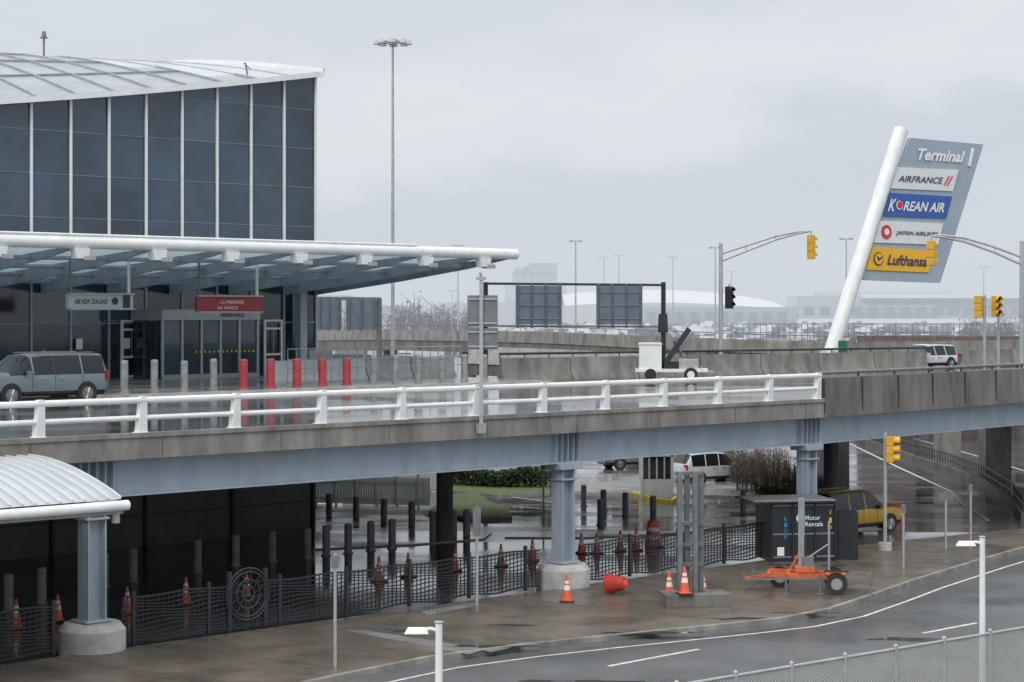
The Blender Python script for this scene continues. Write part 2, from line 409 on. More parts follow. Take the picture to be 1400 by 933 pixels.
g.prism([L(s0-.1,t0-.1),L(s1+.1,t0-.1),L(s1+.1,FT-.1),L(s0-.1,FT-.1)],8.45,8.95,galv)
for a in(s0,s1): g.quad(L3(a,t0+.05,5.7),L3(a,FT-.15,5.7),L3(a,FT-.15,8.4),L3(a,t0+.05,8.4),lowglass)
for k in range(14):
    a=s0+1.8+(s1-s0-1.9)*k/14; g.beam(L3(a,t0-.06,6.95),L3(a+.12,t0-.06,6.95),.03,.1,yelp)
g.beam(L3(s0,t0-.05,5.8),L3(s1,t0-.05,5.8),.06,.2,galv)
c=L(onT(412,FT-.6),FT-.6); g.box(c,5.7,10.2,.42,.42,steelb)
text_quad(g,"ARRIVALS",L3(s0+3.2,t0-.1,8.6),L3(s0+4.6,t0-.1,8.6),L3(s0+3.2,t0-.1,8.82),black,bold=.01)
for px_ in (105,170):
    a=onT(px_,FT-.2); g.quad(L3(a,FT-.14,7.1),L3(a+.35,FT-.14,7.1),L3(a+.35,FT-.14,7.6),L3(a,FT-.14,7.6),reflw)
g.fin('doors_and_frames',parent=tb)
LS=onT(430,19.6)
b=B(); b.prism([L(-25,19.6),L(LS,19.6),L(LS,36),L(-25,36)],-1,4.79,darkwall)
for i in range(12):
    a=LS-.1-i*4.0
    if a<-24: break
    b.box(L(a,19.55),0,4.7,.12,.12,black)
for z in (1.2,2.6): b.beam(L3(-24,19.57,z),L3(LS,19.57,z),.04,.04,black)
b.fin('lower_wall',parent=tb)
# ================================================================ CANOPY
cp=E('entrance_canopy')
CT=22.0; zf=11.48; zb=10.35
b=B()
def cz(t): return zf+(zb-zf)*(t-CT)/(FT-CT)
n=int(60/1.75)
for i in range(n):
    s1=SE-.05-1.75*i; s0=s1-1.72
    for j in range(4):
        ta=CT+.3+(FT-CT-.3)*j/4; tb_=CT+.3+(FT-CT-.3)*(j+1)/4-.04
        b.quad(L3(s0,ta,cz(ta)),L3(s1,ta,cz(ta)),L3(s1,tb_,cz(tb_)),L3(s0,tb_,cz(tb_)),canglass)
b.fin('canopy_panels',parent=cp)
b=B()
b.cyl(L3(-24,CT,zf+.02),L3(SE+.15,CT,zf+.02),.24,whitep,n=20)
b.cyl(L3(-24,CT-.1,zf+.34),L3(SE-6,CT-.1,zf+.3),.05,whitep,n=8)
b.beam(L3(-24,CT+.5,zf+.08),L3(SE,CT+.5,zf+.08),.5,.1,whitep)
for j in range(1,5):
    t=CT+(FT-CT)*j/4.3; b.cyl(L3(-24,t,cz(t)-.22),L3(SE,t,cz(t)-.22),.09,steelb,n=8)
s0=onT(97,CT+.6); k=-8
ribs=[]
while True:
    s_=s0+3.5*k; k+=1
    if s_>SE-.5: break
    ribs.append(s_)
for s_ in ribs+[SE-.08]:
    w=.14
    pts=[(CT+.25,zf-.08,zf-.2),(CT+3,cz(CT+3)-.04,cz(CT+3)-.38),(CT+8,cz(CT+8)-.04,cz(CT+8)-.55),(FT-.1,cz(FT)-.04,cz(FT)-.65)]
    mm=steelb if s_<SE-.2 else steelb2
    for (ta,a1,a0),(tb_,b1,b0) in zip(pts[:-1],pts[1:]):
        vs=[L3(s_-w/2,ta,a0),L3(s_+w/2,ta,a0),L3(s_+w/2,ta,a1),L3(s_-w/2,ta,a1),L3(s_-w/2,tb_,b0),L3(s_+w/2,tb_,b0),L3(s_+w/2,tb_,b1),L3(s_-w/2,tb_,b1)]
        b.add(vs,[[0,1,5,4],[1,2,6,5],[2,3,7,6],[3,0,4,7],[0,1,2,3],[4,5,6,7]],mm)
    if s_<SE-1:
        b.box(L(s_,CT-.05),zf-.6,zf-.2,.5,.4,whitep,tx=1.3); b.box(L(s_+.3,CT-.08),zf-.66,zf-.48,.5,.4,galv)
b.fin('canopy_frame',parent=cp,bevel=.008)
def hung_sign(px0,px1,py0,py1,t,m,body,tm):
    e=B(); s0,s1=onT(px0,t),onT(px1,t); Yc=L((s0+s1)/2,t)[1]; z1,z0=ZD(py0,Yc),ZD(py1,Yc)
    e.prism([L(s0,t),L(s1,t),L(s1,t+.2),L(s0,t+.2)],z0,z1,m)
    e.beam(L3(s0-.02,t-.01,z1+.03),L3(s1+.02,t-.01,z1+.03),.24,.06,galv); e.beam(L3(s0-.02,t-.01,z0-.03),L3(s1+.02,t-.01,z0-.03),.24,.06,galv)
    e.beam(L3(s1-.15,t+.1,z1),L3(s1-.15,t+.1,cz(t)-.2),.09,.09,whitep)
    e.beam(L3(s0+.15,t+.1,z1),L3(s0+.15,t+.1,cz(t)-.2),.07,.07,galvd)
    w=s1-s0;h=z1-z0
    for tx,(a,c_,d,f_) in body: text_quad(e,tx,L3(s0+w*a,t,z0+h*d),L3(s0+w*c_,t,z0+h*d),L3(s0+w*a,t,z0+h*f_),tm,bold=.008,push=.02)
    return e
signpale=PM('sign_pale',(.5,.58,.55)); signred=PM('sign_red',(.36,.04,.045)); txtd=PM('text_dark',(.03,.04,.05)); txtw=PM('text_white',(.75,.75,.75))
e=hung_sign(93,182,403,422,26,signpale,[("AIR NEW ZEALAND",(.1,.6,.32,.68))],txtd)
s1=onT(178,26); Yc=L(s1,26)[1]; e.quad(L3(s1-.35,25.97,ZD(421,Yc)),L3(s1-.02,25.97,ZD(421,Yc)),L3(s1-.02,25.97,ZD(404,Yc)),L3(s1-.35,25.97,ZD(404,Yc)),txtd)
s2=onT(157,26); Yc=L(s2,26)[1]; e.cyl(L3(s2,25.985,ZD(412,Yc)),L3(s2,25.965,ZD(412,Yc)),.15,txtd,n=16)
e.fin('airline_sign')
e=hung_sign(270,357,406,426,26,signred,[("LA PREMIERE",(.35,.72,.52,.75)),("AIR FRANCE",(.3,.62,.14,.34))],txtw); e.fin('airline_sign')
# ================================================================ BOLLARDS
def bollard_mesh(m,h=1.22,r=.15):
    b=B(); b.cyl((0,0,0),(0,0,h-.06),r,m,n=18); b.cyl((0,0,h-.06),(0,0,h),r,m,r2=r*.75,n=18); b.cyl((0,0,.0),(0,0,.04),r*1.35,m,n=18)
    b.cyl((0,0,h-.2),(0,0,h-.17),r*1.02,galvd,n=18)
    return b.fin('bollard')
b0=bollard_mesh(grayb); p0=L(-5,22.8); b0.location=(*p0,5.70)
b1=bollard_mesh(redb,1.2,.18); 
first=True
for px_,c in ((165,0),(206,0),(247,0),(287,0),(328,1),(365,1),(401,1),(436,1),(469,1),(506,0),(536,0),(567,0),(600,0),(630,0),(657,0)):
    s_=onT(px_+5,22.8); p=L(s_,22.8); o=b1 if c else b0
    if c and first: b1.location=(*p,5.7); first=False; continue
    inst(o,'bollard',(*p,5.7),R()*6,(1,1,rr(.97,1.03)))
low=[(450,708),(487,713),(525,717),(563,722),(592,741),(620,736),(638,735),(420,764),(446,760),(476,757),(507,753),(536,750),
 (12,835),(57,825),(143,803),(182,795),(270,782),(322,774),(372,768),(798,692),(825,701),(855,706),(893,712),(821,718),(1016,702)]
for px_,py_ in low:
    p=GT(px_,py_); inst(b0,'bollard',p,R()*6,(.95,.95,.9))
# ================================================================ CONES
def cone_mesh():
    b=B(); b.box((0,0),0,.05,.42,.42,rubber,ang=0); b.box((0,0),.05,.07,.36,.36,orange,ang=0)
    def rad(z): return .155-(z-.07)*.165
    zs=[.07,.36,.5,.56,.64,.82]; ms=[orange,reflw,orange,reflw,orange]
    for a,c,m in zip(zs[:-1],zs[1:],ms): b.cyl((0,0,a),(0,0,c),rad(a),m,r2=rad(c),n=20)
    return b.fin('traffic_cone',smooth=30)
cn=cone_mesh(); p=G(775,823,.13); cn.location=(*p,.13)
for px_,py_ in [(22,860),(79,850),(174,838),(254,827),(337,818),(518,796),(558,789),(622,781),(685,775),(728,768),(795,757),(816,757),(848,754),(870,753),(898,748)]:
    p=G(px_,py_); inst(cn,'traffic_cone',(*p,0),R()*6,rr(.92,1.03))
for px_,py_,h in ((915,818,.13),(961,819,.13),(936,813,.5)):
    p=G(px_,py_,h); inst(cn,'traffic_cone',(*p,h),R()*6)
drr=PM('drum_red',(.5,.06,.04))
def drum(name,loc,lying=False):
    b=B()
    for a,c,r1,r2,m in ((0,.08,.32,.32,rubber),(.08,.3,.28,.27,orange),(.3,.45,.265,.26,reflw),(.45,.6,.255,.25,orange),(.6,.75,.245,.24,reflw),(.75,.95,.235,.21,orange)):
        if lying: m=drr; r1*=1.0+.15*(1-a); r2*=1.0+.15*(1-c)
        b.cyl((0,0,a),(0,0,c),r1,m,r2=r2,n=20)
    b.cyl((0,0,.95),(0,0,1.0),.1,orange)
    o=b.fin(name); o.location=loc
    if lying: o.rotation_euler=(math.radians(82),0,math.radians(50)); o.location=(loc[0],loc[1],loc[2]+.3); o.scale=(.9,.9,.65)
    return o
p=G(833,812,.13); drum('traffic_drum',(*p,.13),True)
p=G(893,748); drum('traffic_drum',(*p,0))
# ================================================================ ORNAMENTAL FENCE
of=E('ornamental_fence')
b=B(); FTt=.55; hF=1.32
s_=-16.0; send=onT(1048,.55)
def wave(s,j): return .08+j*.105+.045*math.sin(s*2.6+j*.7)*(1 if j<11 else .6)
med=(onT(313,FTt),onT(362,FTt))
skip=[(c-.9,c+.9) for c in colS[:2]]
def ok(s): return all(not(a<s<c) for a,c in skip)
step=.16; k=0
while s_<send:
    if ok(s_) and ok(s_+step):
        for j in range(12):
            z0=.13+wave(s_,j); z1=.13+wave(s_+step,j); b.beam(L3(s_,FTt,z0),L3(s_+step,FTt,z1),.03,.05 if j in(0,11) else .03,black)
        b.beam(L3(s_,FTt+.03,.2),L3(s_,FTt+.03,.13+hF-.06),.026,.026,black)
    if k%15==0 and ok(s_): b.box(L(s_,FTt),.13,.13+hF+.08,.09,.09,black)
    s_+=step; k+=1
cm=((med[0]+med[1])/2); zc=.13+.95
for r in (.72,.62,.4,.2):
    pts=[L3(cm+r*math.cos(a*math.pi/14),FTt-.05,zc+r*math.sin(a*math.pi/14)) for a in range(29)]
    b.tube(pts,.03,black,n=6)
for a in range(12):
    an=a*math.pi/6; b.beam(L3(cm+.2*math.cos(an),FTt-.05,zc+.2*math.sin(an)),L3(cm+.7*math.cos(an+.4),FTt-.05,zc+.7*math.sin(an+.4)),.03,.03,black)
for a in med: b.box(L(a,FTt),.13,1.75,.12,.12,black)
b.fin('fence_panels',parent=of)
# ================================================================ LOWER LEFT SHELTER
sh=E('shelter_roof')
b=B(); g=B()
def arc(k):
    t=-4.3+4.15*k; z=4.5+.78*math.sin(k*math.pi/2)**.9 if k>0 else 4.5
    return t,z
nk=12; s1=-.3
for i in range(60):
    a=s1-.32*i
    for k in range(nk):
        t0,z0=arc(k/nk); t1,z1=arc((k+1)/nk)
        if i<59: b.quad(L3(a-.32,t0,z0),L3(a,t0,z0),L3(a,t1,z1),L3(a-.32,t1,z1),greyroof)
        g.beam(L3(a,t0,z0+.03),L3(a,t1,z1+.03),.045,.07,whiteroof)
b.fin('roof_sheet',parent=sh)
g.cyl(L3(s1+.12,-4.42,4.36),L3(-22,-4.42,4.36),.12,whitep,n=14)
g.cyl(L3(s1+.05,-4.3,4.2),L3(s1-22,-4.3,4.2),.05,galv,n=8)
for i in range(9): g.beam(L3(s1-.4-2.4*i,-4.3,4.28),L3(s1-.4-2.4*i,-.3,4.3),.14,.22,steelb)
g.cyl(L3(s1-.1,-4.25,4.3),L3(s1-.1,-4.25,3.95),.1,galv); g.beam(L3(s1-.4,-.3,4.3),L3(s1-.4,.3,4.3),.14,.22,steelb)
for ss_ in (-9,-18): g.box(L(ss_,-2),.0,4.2,.3,.3,steelb)
g.fin('roof_frame',parent=sh)
# ================================================================ CARS
def car(name,pos,ang,Ln,W,Hh,col,kind='van'):
    par=E(name); paint=M(name+'_paint',col,.28,metal=.35,var=.05,spec=.6)
    b=B(); zb=.28; belt=Hh*.58
    if kind=='van': st=[(-.5,.62,.62),(-.485,.75,.86),(-.45,1,.985),(-.2,1,1),(.02,1,1),(.14,1,.97),(.30,1,.64),(.42,.97,.57),(.475,.9,.48),(.5,.7,.42)]; gl0,gl1=2,6
    else: st=[(-.5,.7,.55),(-.48,.85,.66),(-.42,1,.97),(-.2,1,1),(.0,1,1),(.1,1,.97),(.24,1,.63),(.38,.97,.58),(.46,.92,.52),(.5,.75,.42)]; gl0,gl1=2,6
    rings=[]
    for i,(x,wk,hk) in enumerate(st):
        w=W/2*(wk if wk<1 else 1); w=max(w,W/2*.78); roof=Hh*hk; x*=Ln
        bl=min(belt,roof-.02)
        wr=w*.78 if roof>belt+.2 else w*.86
        zlow=zb+(.12 if i in(0,len(st)-1) else 0)
        half=[(w*.9,zlow),(w,zlow+.18),(w,bl*.75),(w*.985,bl),(wr,roof-.07 if roof>belt+.2 else roof-.01),(wr*.7,roof)]
        rings.append([(x,y,z) for y,z in half]+[(x,-y,z) for y,z in half[::-1]])
    n=12; vs=[p for r in rings for p in r]
    for i in range(len(rings)-1):
        for j in range(n):
            f=[i*n+j,i*n+(j+1)%n,(i+1)*n+(j+1)%n,(i+1)*n+j]
            m=paint
            if j in(3,7) and gl0<=i<gl1: m=carglass
            if i==gl1-1 and j in(4,5,6): m=carglass
            if i==1 and j in(4,5,6): m=carglass
            if j==0 or j==10: m=blackp
            b.add([vs[q] for q in f],[[0,1,2,3]],m)
    b.add(rings[0],[list(range(n))],paint); b.add(rings[-1],[list(range(n))],paint)
    ob=b.fin('body',parent=par,smooth=50)
    bm=bmesh.new(); bm.from_mesh(ob.data); bmesh.ops.remove_doubles(bm,verts=bm.verts,dist=.001); bmesh.ops.recalc_face_normals(bm,faces=bm.faces); bm.to_mesh(ob.data); bm.free()
    ob.data.set_sharp_from_angle(angle=math.radians(32))
    bv=ob.modifiers.new('bev','BEVEL'); bv.width=.035; bv.segments=3; bv.limit_method='ANGLE'; bv.angle_limit=math.radians(25)
    g=B(); w2=W/2
    wr_=.345 if kind=='van' else .34
    for x in(-.305*Ln,.295*Ln):
        for sd in(-1,1):
            g.cyl((x,sd*(w2-.06),wr_+.02),(x,sd*(w2+.012),wr_+.02),wr_+.07,blackp,n=28)
            g.cyl((x,sd*(w2-.2),wr_),(x,sd*(w2+.03),wr_),wr_,rubber,n=28)
            g.cyl((x,sd*(w2+.0),wr_),(x,sd*(w2+.04),wr_),wr_*.68,galvd,n=24)
            for a in range(10):
                an=a*math.pi/5; g.beam((x,sd*(w2+.045),wr_),(x+wr_*.64*math.cos(an),sd*(w2+.045),wr_+wr_*.64*math.sin(an)),.045,.02,chrome)
    for sd in(-1,1):
        for xf in (-.27,-.05,.12) if kind=='van' else (-.22,-.02,):
            x=xf*Ln; g.beam((x,sd*(w2*.985+.0),belt-.01),(x+.03,sd*(w2*.78+.005),Hh-.09),.07,.02,paint if xf!=-.05 else blackp)
        for xf in (-.27,-.05,.13): g.beam((xf*Ln,sd*(w2+.002),.5),(xf*Ln,sd*(w2+.002),belt-.03),.012,.008,black)
        for xf in (-.1,.05): g.beam((xf*Ln-.1,sd*(w2+.02),belt-.12),(xf*Ln+.1,sd*(w2+.02),belt-.12),.03,.04,chrome)
        g.box((.17*Ln,sd*(w2+.12)),belt-.02,belt+.16,.12,.2,paint,ang=0)
        g.box((-.487*Ln,sd*(w2*.72)),belt-.2,belt+.1,.1,.3,redl,ang=0)
        g.box((.475*Ln,sd*(w2*.72)),belt-.42,belt-.24,.16,.36,reflw,ang=0)
        g.beam((-.4*Ln,sd*w2*.62,Hh+.03),(.1*Ln,sd*w2*.62,Hh+.03),.04,.04,galvd)
        g.beam((-.2*Ln,sd*(w2+.004),.42),(.2*Ln,sd*(w2+.004),.42),.02,.07,blackp)
    g.box((.495*Ln,0),.45,.62,.06,W*.6,blackp,ang=0); g.box((-.5*Ln,0),.75,.9,.03,.5,reflw,ang=0)
    g.fin('trim_and_wheels',parent=par)
    par.location=pos; par.rotation_euler=(0,0,ang)
    return par
sv=(onT(18,19.0)+onT(120,19.0))/2-.1
car('parked_minivan',(*L(sv,19.95),DZ),UA+math.pi,5.15,2.0,1.8,(.2,.24,.27),'van')
car('parked_suv',GT(972,660),math.radians(30),4.6,1.9,1.8,(.62,.63,.64),'suv')
p=G(1162,728); car('parked_suv',(*p,0),math.radians(38),4.5,1.9,1.72,(.5,.32,.03),'suv')
car('parked_car',GT(868,640),math.radians(20),4.6,1.85,1.5,(.22,.23,.24),'suv')
car('parked_car',(XD(1262,115.5),115.5,DZ-.1),UA+math.pi-.1,4.5,1.85,1.5,(.75,.76,.77),'suv')
def person(name,loc,ang,cloth,leg,hair,skin):
    par=E(name)
    sk=[(0,0,.95),(0,0,1.15),(0,0,1.38),(0,0,1.5),(.0,.18,1.40),(.02,.24,1.12),(.1,.25,.88),(0,-.18,1.40),(.02,-.24,1.12),(.12,-.23,.9),(0,.1,.88),(.03,.11,.48),(0,.11,.08),(0,-.1,.88),(.03,-.11,.48),(0,-.11,.08),(.14,.12,.04),(.14,-.12,.04)]
    ed=[(0,1),(1,2),(2,3),(2,4),(4,5),(5,6),(2,7),(7,8),(8,9),(0,10),(10,11),(11,12),(0,13),(13,14),(14,15),(12,16),(15,17)]
    rad=[.15,.14,.15,.06,.075,.055,.04,.075,.055,.04,.1,.07,.05,.1,.07,.05,.045,.045]
    me=bpy.data.meshes.new(name); me.from_pydata(sk,ed,[]); o=bpy.data.objects.new('body',me); COL.objects.link(o); o.parent=par
    mo=o.modifiers.new('s','SKIN')
    for i,v in enumerate(me.skin_vertices[0].data): v.radius=(rad[i],rad[i])
    me.skin_vertices[0].data[0].use_root=True
    o.modifiers.new('ss','SUBSURF').levels=2; me.materials.append(cloth)
    bm=bmesh.new(); bmesh.ops.create_uvsphere(bm,u_segments=16,v_segments=12,radius=.1)
    for v in bm.verts: v.co.z*=1.25; v.co.x*=1.05; v.co+=Vector((.01,0,1.63))
    h=bpy.data.meshes.new('head'); bm.to_mesh(h); bm.free(); h.materials.append(skin); h.materials.append(hair)
    for p in h.polygons: p.material_index=1 if (p.center.z>1.66 or p.center.x<-.02) else 0; p.use_smooth=True
    ho=bpy.data.objects.new('head',h); COL.objects.link(ho); ho.parent=par
    g=B(); g.cyl((.1,0,1.61),(.13,0,1.6),.02,skin,r2=.008,n=8)
    for sd in(-1,1):
        g.cyl((.0,sd*.1,1.62),(.0,sd*.115,1.62),.025,skin,n=8); g.cyl((.09,sd*.035,1.65),(.105,sd*.035,1.65),.012,hair,n=8)
        for f_ in range(4): g.cyl((.12+f_*.005,sd*.24+f_*.015-.02,.86),(.14+f_*.004,sd*.24+f_*.015-.02,.79),.009,skin,n=6)
        g.cyl((.11,sd*.24,.91),(.13,sd*.24,.84),.03,skin,n=8)
    g.fin('face_and_hands',parent=par)
    par.location=loc; par.rotation_euler=(0,0,ang)
clothd=PM('coat',(.02,.02,.025),.8); skinm=PM('skin',(.4,.24,.17),.6); hairm=PM('hair',(.02,.015,.01),.7)
person('person',(*L(onT(60,23.0),23.0),5.7),-2.0,clothd,clothd,hairm,skinm)
# ================================================================ SIGN ON DECK EDGE
b=B(); s_=onT(653,.0); c=L(s_,-.16); Y=c[1]
b.box(c,ZD(590,Y),ZD(378,Y),.11,.06,galv,ang=0); b.box(c,5.2,5.5,.3,.12,galv)
for (y0,y1) in ((404,446),(449,478)):
    b.prism([(c[0]+dx,c[1]+.06+dy) for dx,dy in((-.42,0),(.5,0),(.5,.02),(-.42,.02))],ZD(y1,Y),ZD(y0,Y),galvd)
    for y in(y0+5,y1-4): b.beam((c[0]-.4,c[1]+.03,ZD(y,Y)),(c[0]+.48,c[1]+.03,ZD(y,Y)),.03,.05,galv)
b.cyl((c[0]-.02,c[1],ZD(378,Y)),(c[0]-.02,c[1],ZD(373,Y)),.05,galv)
b.box((c[0],c[1]),ZD(383,Y),ZD(379,Y),.3,.12,galv,ang=0)
b.fin('traffic_sign')
def signpost(px_,ybase,ytop,pan=None,m=galv,zb=.13,w=.07,pm=None,name='traffic_sign'):
    b=B()
    c=G(px_,ybase,zb) if zb else GT(px_,ybase)
    z0=zb if zb else c[2]; c=c[:2]; Y=c[1]; b.box(c,z0,ZD(ytop,Y),w,w*.7,m,ang=.3)
    if pan:
        hw,h,dz=pan; zt=ZD(ytop,Y)-dz; b.prism([(c[0]-hw,c[1]-.04),(c[0]+hw,c[1]-.06),(c[0]+hw,c[1]-.04),(c[0]-hw,c[1]-.02)],zt-h,zt,pm or galvd)
    return b.fin(name)
signpost(458,913,757,(.1,.3,.05)); signpost(652,826,693,(.12,.85,.02)); signpost(1235,782,690,(.09,.3,.0),zb=0)
signpost(1293,756,672,(.24,.28,.02),zb=0); signpost(1327,752,662,(.08,.25,0),zb=0); signpost(743,712,632,(.12,.3,0),zb=0)
# ================================================================ STREET LAMPS IN FRONT
def slamp(px_,ytop,Y,w,armx,army):
    b=B(); c=(XD(px_,Y),Y); zt=ZD(ytop,Y); b.cyl((*c,0),(*c,zt),w,whitep,r2=w*.85,n=14); b.cyl((*c,0),(*c,.25),w*2,galv,n=14)
    e=(XD(armx,Y),Y,ZD(army,Y)); b.tube([(*c,zt-.15),(c[0]-.15,Y,zt-.1),(e[0]+.3,Y,e[2])],.035,whitep)
    b.box((e[0]+.18,Y),e[2]-.06,e[2]+.05,.45,.2,whitep,ang=0,tx=.7,ty=.6); b.box((e[0]+.15,Y),e[2]-.075,e[2]-.06,.35,.15,galv,ang=0)
    b.cyl((*c,zt),(*c,zt+.03),w*1.1,galv)
    b.fin('street_lamp',bevel=.01)
slamp(600,852,36.5,.078,556,862); slamp(1343,735,46,.075,1310,743)
cf=B(); A=Vector((*G(1000,925,1.8),0)); C=Vector((*G(1420,855,1.8),0)); ext=(C-A)*.6; A2=A-ext*.25; C2=C+ext
Lf=(C2-A2).length; d=(C2-A2)/Lf; hh=1.8
nwp=M('fence_wire',(.42,.44,.4),.5,metal=.2,var=.1)
x=-hh
while x<Lf:
    for sgn in (0,1):
        a0,a1=(x,0),(x+hh,hh)
        if sgn: a0,a1=(x,hh),(x+hh,0)
        def cl(p,q):
            t0=max(0,(0-p[0])/(q[0]-p[0])); t1=min(1,(Lf-p[0])/(q[0]-p[0])); 
            return [(p[0]+(q[0]-p[0])*t,p[1]+(q[1]-p[1])*t) for t in(t0,t1)]
        p,q=cl(a0,a1)
        P=A2+d*p[0]; Q=A2+d*q[0]
        cf.beam((P.x,P.y,p[1]),(Q.x,Q.y,q[1]),.013,.013,nwp)
    x+=.085
cf.cyl((A2.x,A2.y,hh),(C2.x,C2.y,hh),.032,galv,n=8)
k=0
while k<Lf:
    P=A2+d*k; cf.cyl((P.x,P.y,0),(P.x,P.y,hh+.07),.045,galv,n=10); cf.cyl((P.x,P.y,hh+.07),(P.x,P.y,hh+.11),.05,galv,r2=.01,n=10); k+=1.6
cf.fin('chain_link_fence')
# ================================================================ POST GANTRY ON BLOCK
b=B(); c=G(950,827,.13); a=math.radians(8)
b.box(c,.13,.5,1.95,1.0,conc_d,ang=a); Y=c[1]
for px_,dy in ((929,-.15),(940,.2),(950,-.15),(959,.2)):
    b.box((XD(px_,Y),Y+dy),.5,ZD(646,Y)-dy*.3,.15,.15,galvd,ang=a)
for z in (ZD(716,Y),ZD(745,Y),ZD(652,Y)+.1,ZD(772,Y)):
    b.beam((XD(922,Y),Y-.02,z),(XD(962,Y),Y+.04,z),.05,.12,galvd)
b.fin('sign_support_frame',bevel=.01)
# ================================================================ KIOSK
ks=E('rental_kiosk'); b=B(); c=G(1092,768,.13); Y=c[1]+.9; ka=math.radians(10)
cx=c[0]
b.box((cx,Y),.13,2.15,2.35,1.8,blackp,ang=ka)
b.box((cx-.35,Y-.1),2.2,2.26,3.1,2.2,black,ang=ka); b.box((cx-.35,Y-.1),2.26,2.3,3.0,2.1,galvd,ang=ka,tx=.97,ty=.95)
b.box((cx+1.75,Y+.3),.13,1.75,1.0,1.4,blackp,ang=ka-.3)
ca,sa=math.cos(ka),math.sin(ka)
def kp(x,y,z): return (cx+x*ca-y*sa,Y+x*sa+y*ca,z)
for x in(-1.15,-.4,.42,1.15): b.beam(kp(x,-.93,.15),kp(x,-.93,2.15),.07,.06,black)
for z in(.3,1.1,2.1): b.beam(kp(-1.17,-.92,z),kp(1.17,-.92,z),.04,.06,galvd)
cyan=PM('sign_blue',(.05,.2,.35)); 
b.quad(kp(-.3,-.935,1.2),kp(.36,-.935,1.2),kp(.36,-.935,1.95),kp(-.3,-.935,1.95),PM('panel_navy',(.02,.03,.06)))
text_quad(b,"Motor",kp(.05,-.94,1.58),kp(.6,-.94,1.58),kp(.05,-.94,1.74),txtw,bold=.01); text_quad(b,"Rentals",kp(.05,-.94,1.36),kp(.7,-.94,1.36),kp(.05,-.94,1.52),txtw,bold=.01)
b.cyl(kp(-.12,-.95,1.65),kp(-.12,-.955,1.65),.15,txtw,n=16); b.box(kp(-.12,-.955,1.6)[:2],1.58,1.72,.12,.02,black,ang=ka)
b.quad(kp(-.95,-.935,.35),kp(-.7,-.935,.35),kp(-.7,-.935,.65),kp(-.95,-.935,.65),reflw)
for k,tx in enumerate("VIP"): text_quad(b,tx,kp(.92,-.94,1.75-k*.28),kp(1.02,-.94,1.75-k*.28),kp(.92,-.94,1.93-k*.28),yelp)
for k,tx in enumerate("RIDE"): text_quad(b,tx,kp(-.72,-.94,1.55-k*.2),kp(-.6,-.94,1.55-k*.2),kp(-.72,-.94,1.7-k*.2),cyan,bold=.02)
b.fin('kiosk_body',parent=ks)
# ================================================================ ORANGE TRAILER
tr=E('light_tower_trailer'); b=B(); c=G(1100,808,.13); Y=c[1]; cx=c[0]; a=math.radians(-6); ca2,sa2=math.cos(a),math.sin(a)
def tp(x,y,z): return (cx+x*ca2-y*sa2,Y+x*sa2+y*ca2,z+.13)
for y in(-.5,.5): b.beam(tp(-1.1,y,.55),tp(1.2,y,.5),.08,.14,orangep)
for x in(-1.1,-.5,.1,.7,1.2): b.beam(tp(x,-.5,.53),tp(x,.5,.53),.1,.1,orangep)
b.beam(tp(-1.1,0,.5),tp(-1.9,0,.35),.08,.1,orangep); b.beam(tp(-1.1,-.5,.55),tp(-1.7,0,.4),.06,.08,orangep)
for x,y in((.95,-.72),(.95,.72),(-.75,.75)):
    P=Vector(tp(x,y,.33)); ax=Vector((-sa2,ca2,0))*.1
    b.cyl(P-ax,P+ax,.33,rubber,n=24); b.cyl(P-ax*1.1,P+ax*1.1,.18,chrome,n=16)
    b.box((P.x,P.y),.83,.86,.75,.26,blackp,ang=a)
b.beam(tp(-1.9,-.6,.42),tp(2.0,-.65,.5),.06,.06,galvd); b.beam(tp(-1.6,.6,.5),tp(2.1,.6,.5),.06,.06,galvd)
for x,y in((-1.9,-.6),(2.0,-.65),(-1.6,.6),(2.1,.6),(-.6,-.7),(.45,-.7)):
    b.cyl(tp(x,y,.0),tp(x,y,.62),.035,galvd,n=8); b.cyl(tp(x,y,0),tp(x,y,.03),.13,galvd,n=10)
b.prism([tp(-.3,-.3,0)[:2],tp(.3,-.3,0)[:2],tp(.3,.3,0)[:2],tp(-.3,.3,0)[:2]],.74,.9,orangep)
b.box(tp(.1,0,0)[:2],.9,1.2,.35,.3,galvd,ang=a)
b.beam(tp(-.1,0,.6),tp(-.1,0,2.9),.14,.14,galv); b.beam(tp(.0,.05,.6),tp(.0,.05,1.7),.09,.09,black); b.beam(tp(.75,-.1,.6),tp(.75,-.1,2.2),.05,.05,galv); b.beam(tp(.75,-.1,1.5),tp(-.1,0,.9),.04,.04,galv)
b.beam(tp(-.5,0,.6),tp(-.1,0,1.3),.05,.05,orangep)
b.fin('frame_wheels_mast',parent=tr)
# ================================================================ WHITE CAMERA TRAILER ON DECK
tr=E('camera_trailer'); b=B(); c=G(915,519,DZ); Y=c[1]-2.5; cx=XD(915,Y); a=math.radians(-3); ca3,sa3=math.cos(a),math.sin(a)
def wp(x,y,z): return (cx+x*ca3-y*sa3,Y+x*sa3+y*ca3,z+DZ)
b.box(wp(-.9,0,0)[:2],DZ+.55,DZ+1.75,1.05,1.1,whitep,ang=a); b.box(wp(-.9,0,0)[:2],DZ+1.75,DZ+1.83,1.15,1.2,reflw,ang=a,tx=.9)
b.box(wp(.1,0,0)[:2],DZ+.45,DZ+.6,3.4,1.2,whitep,ang=a); b.box(wp(.9,0,0)[:2],DZ+.6,DZ+1.05,.9,.8,galv,ang=a)
b.beam(wp(1.7,-.1,.5),wp(2.1,-.1,.45),.1,.1,galv); b.cyl(wp(1.0,-.7,.33),wp(1.0,-.5,.33),.33,rubber,n=22); b.cyl(wp(1.0,-.72,.33),wp(1.0,-.6,.33),.18,reflw,n=16)
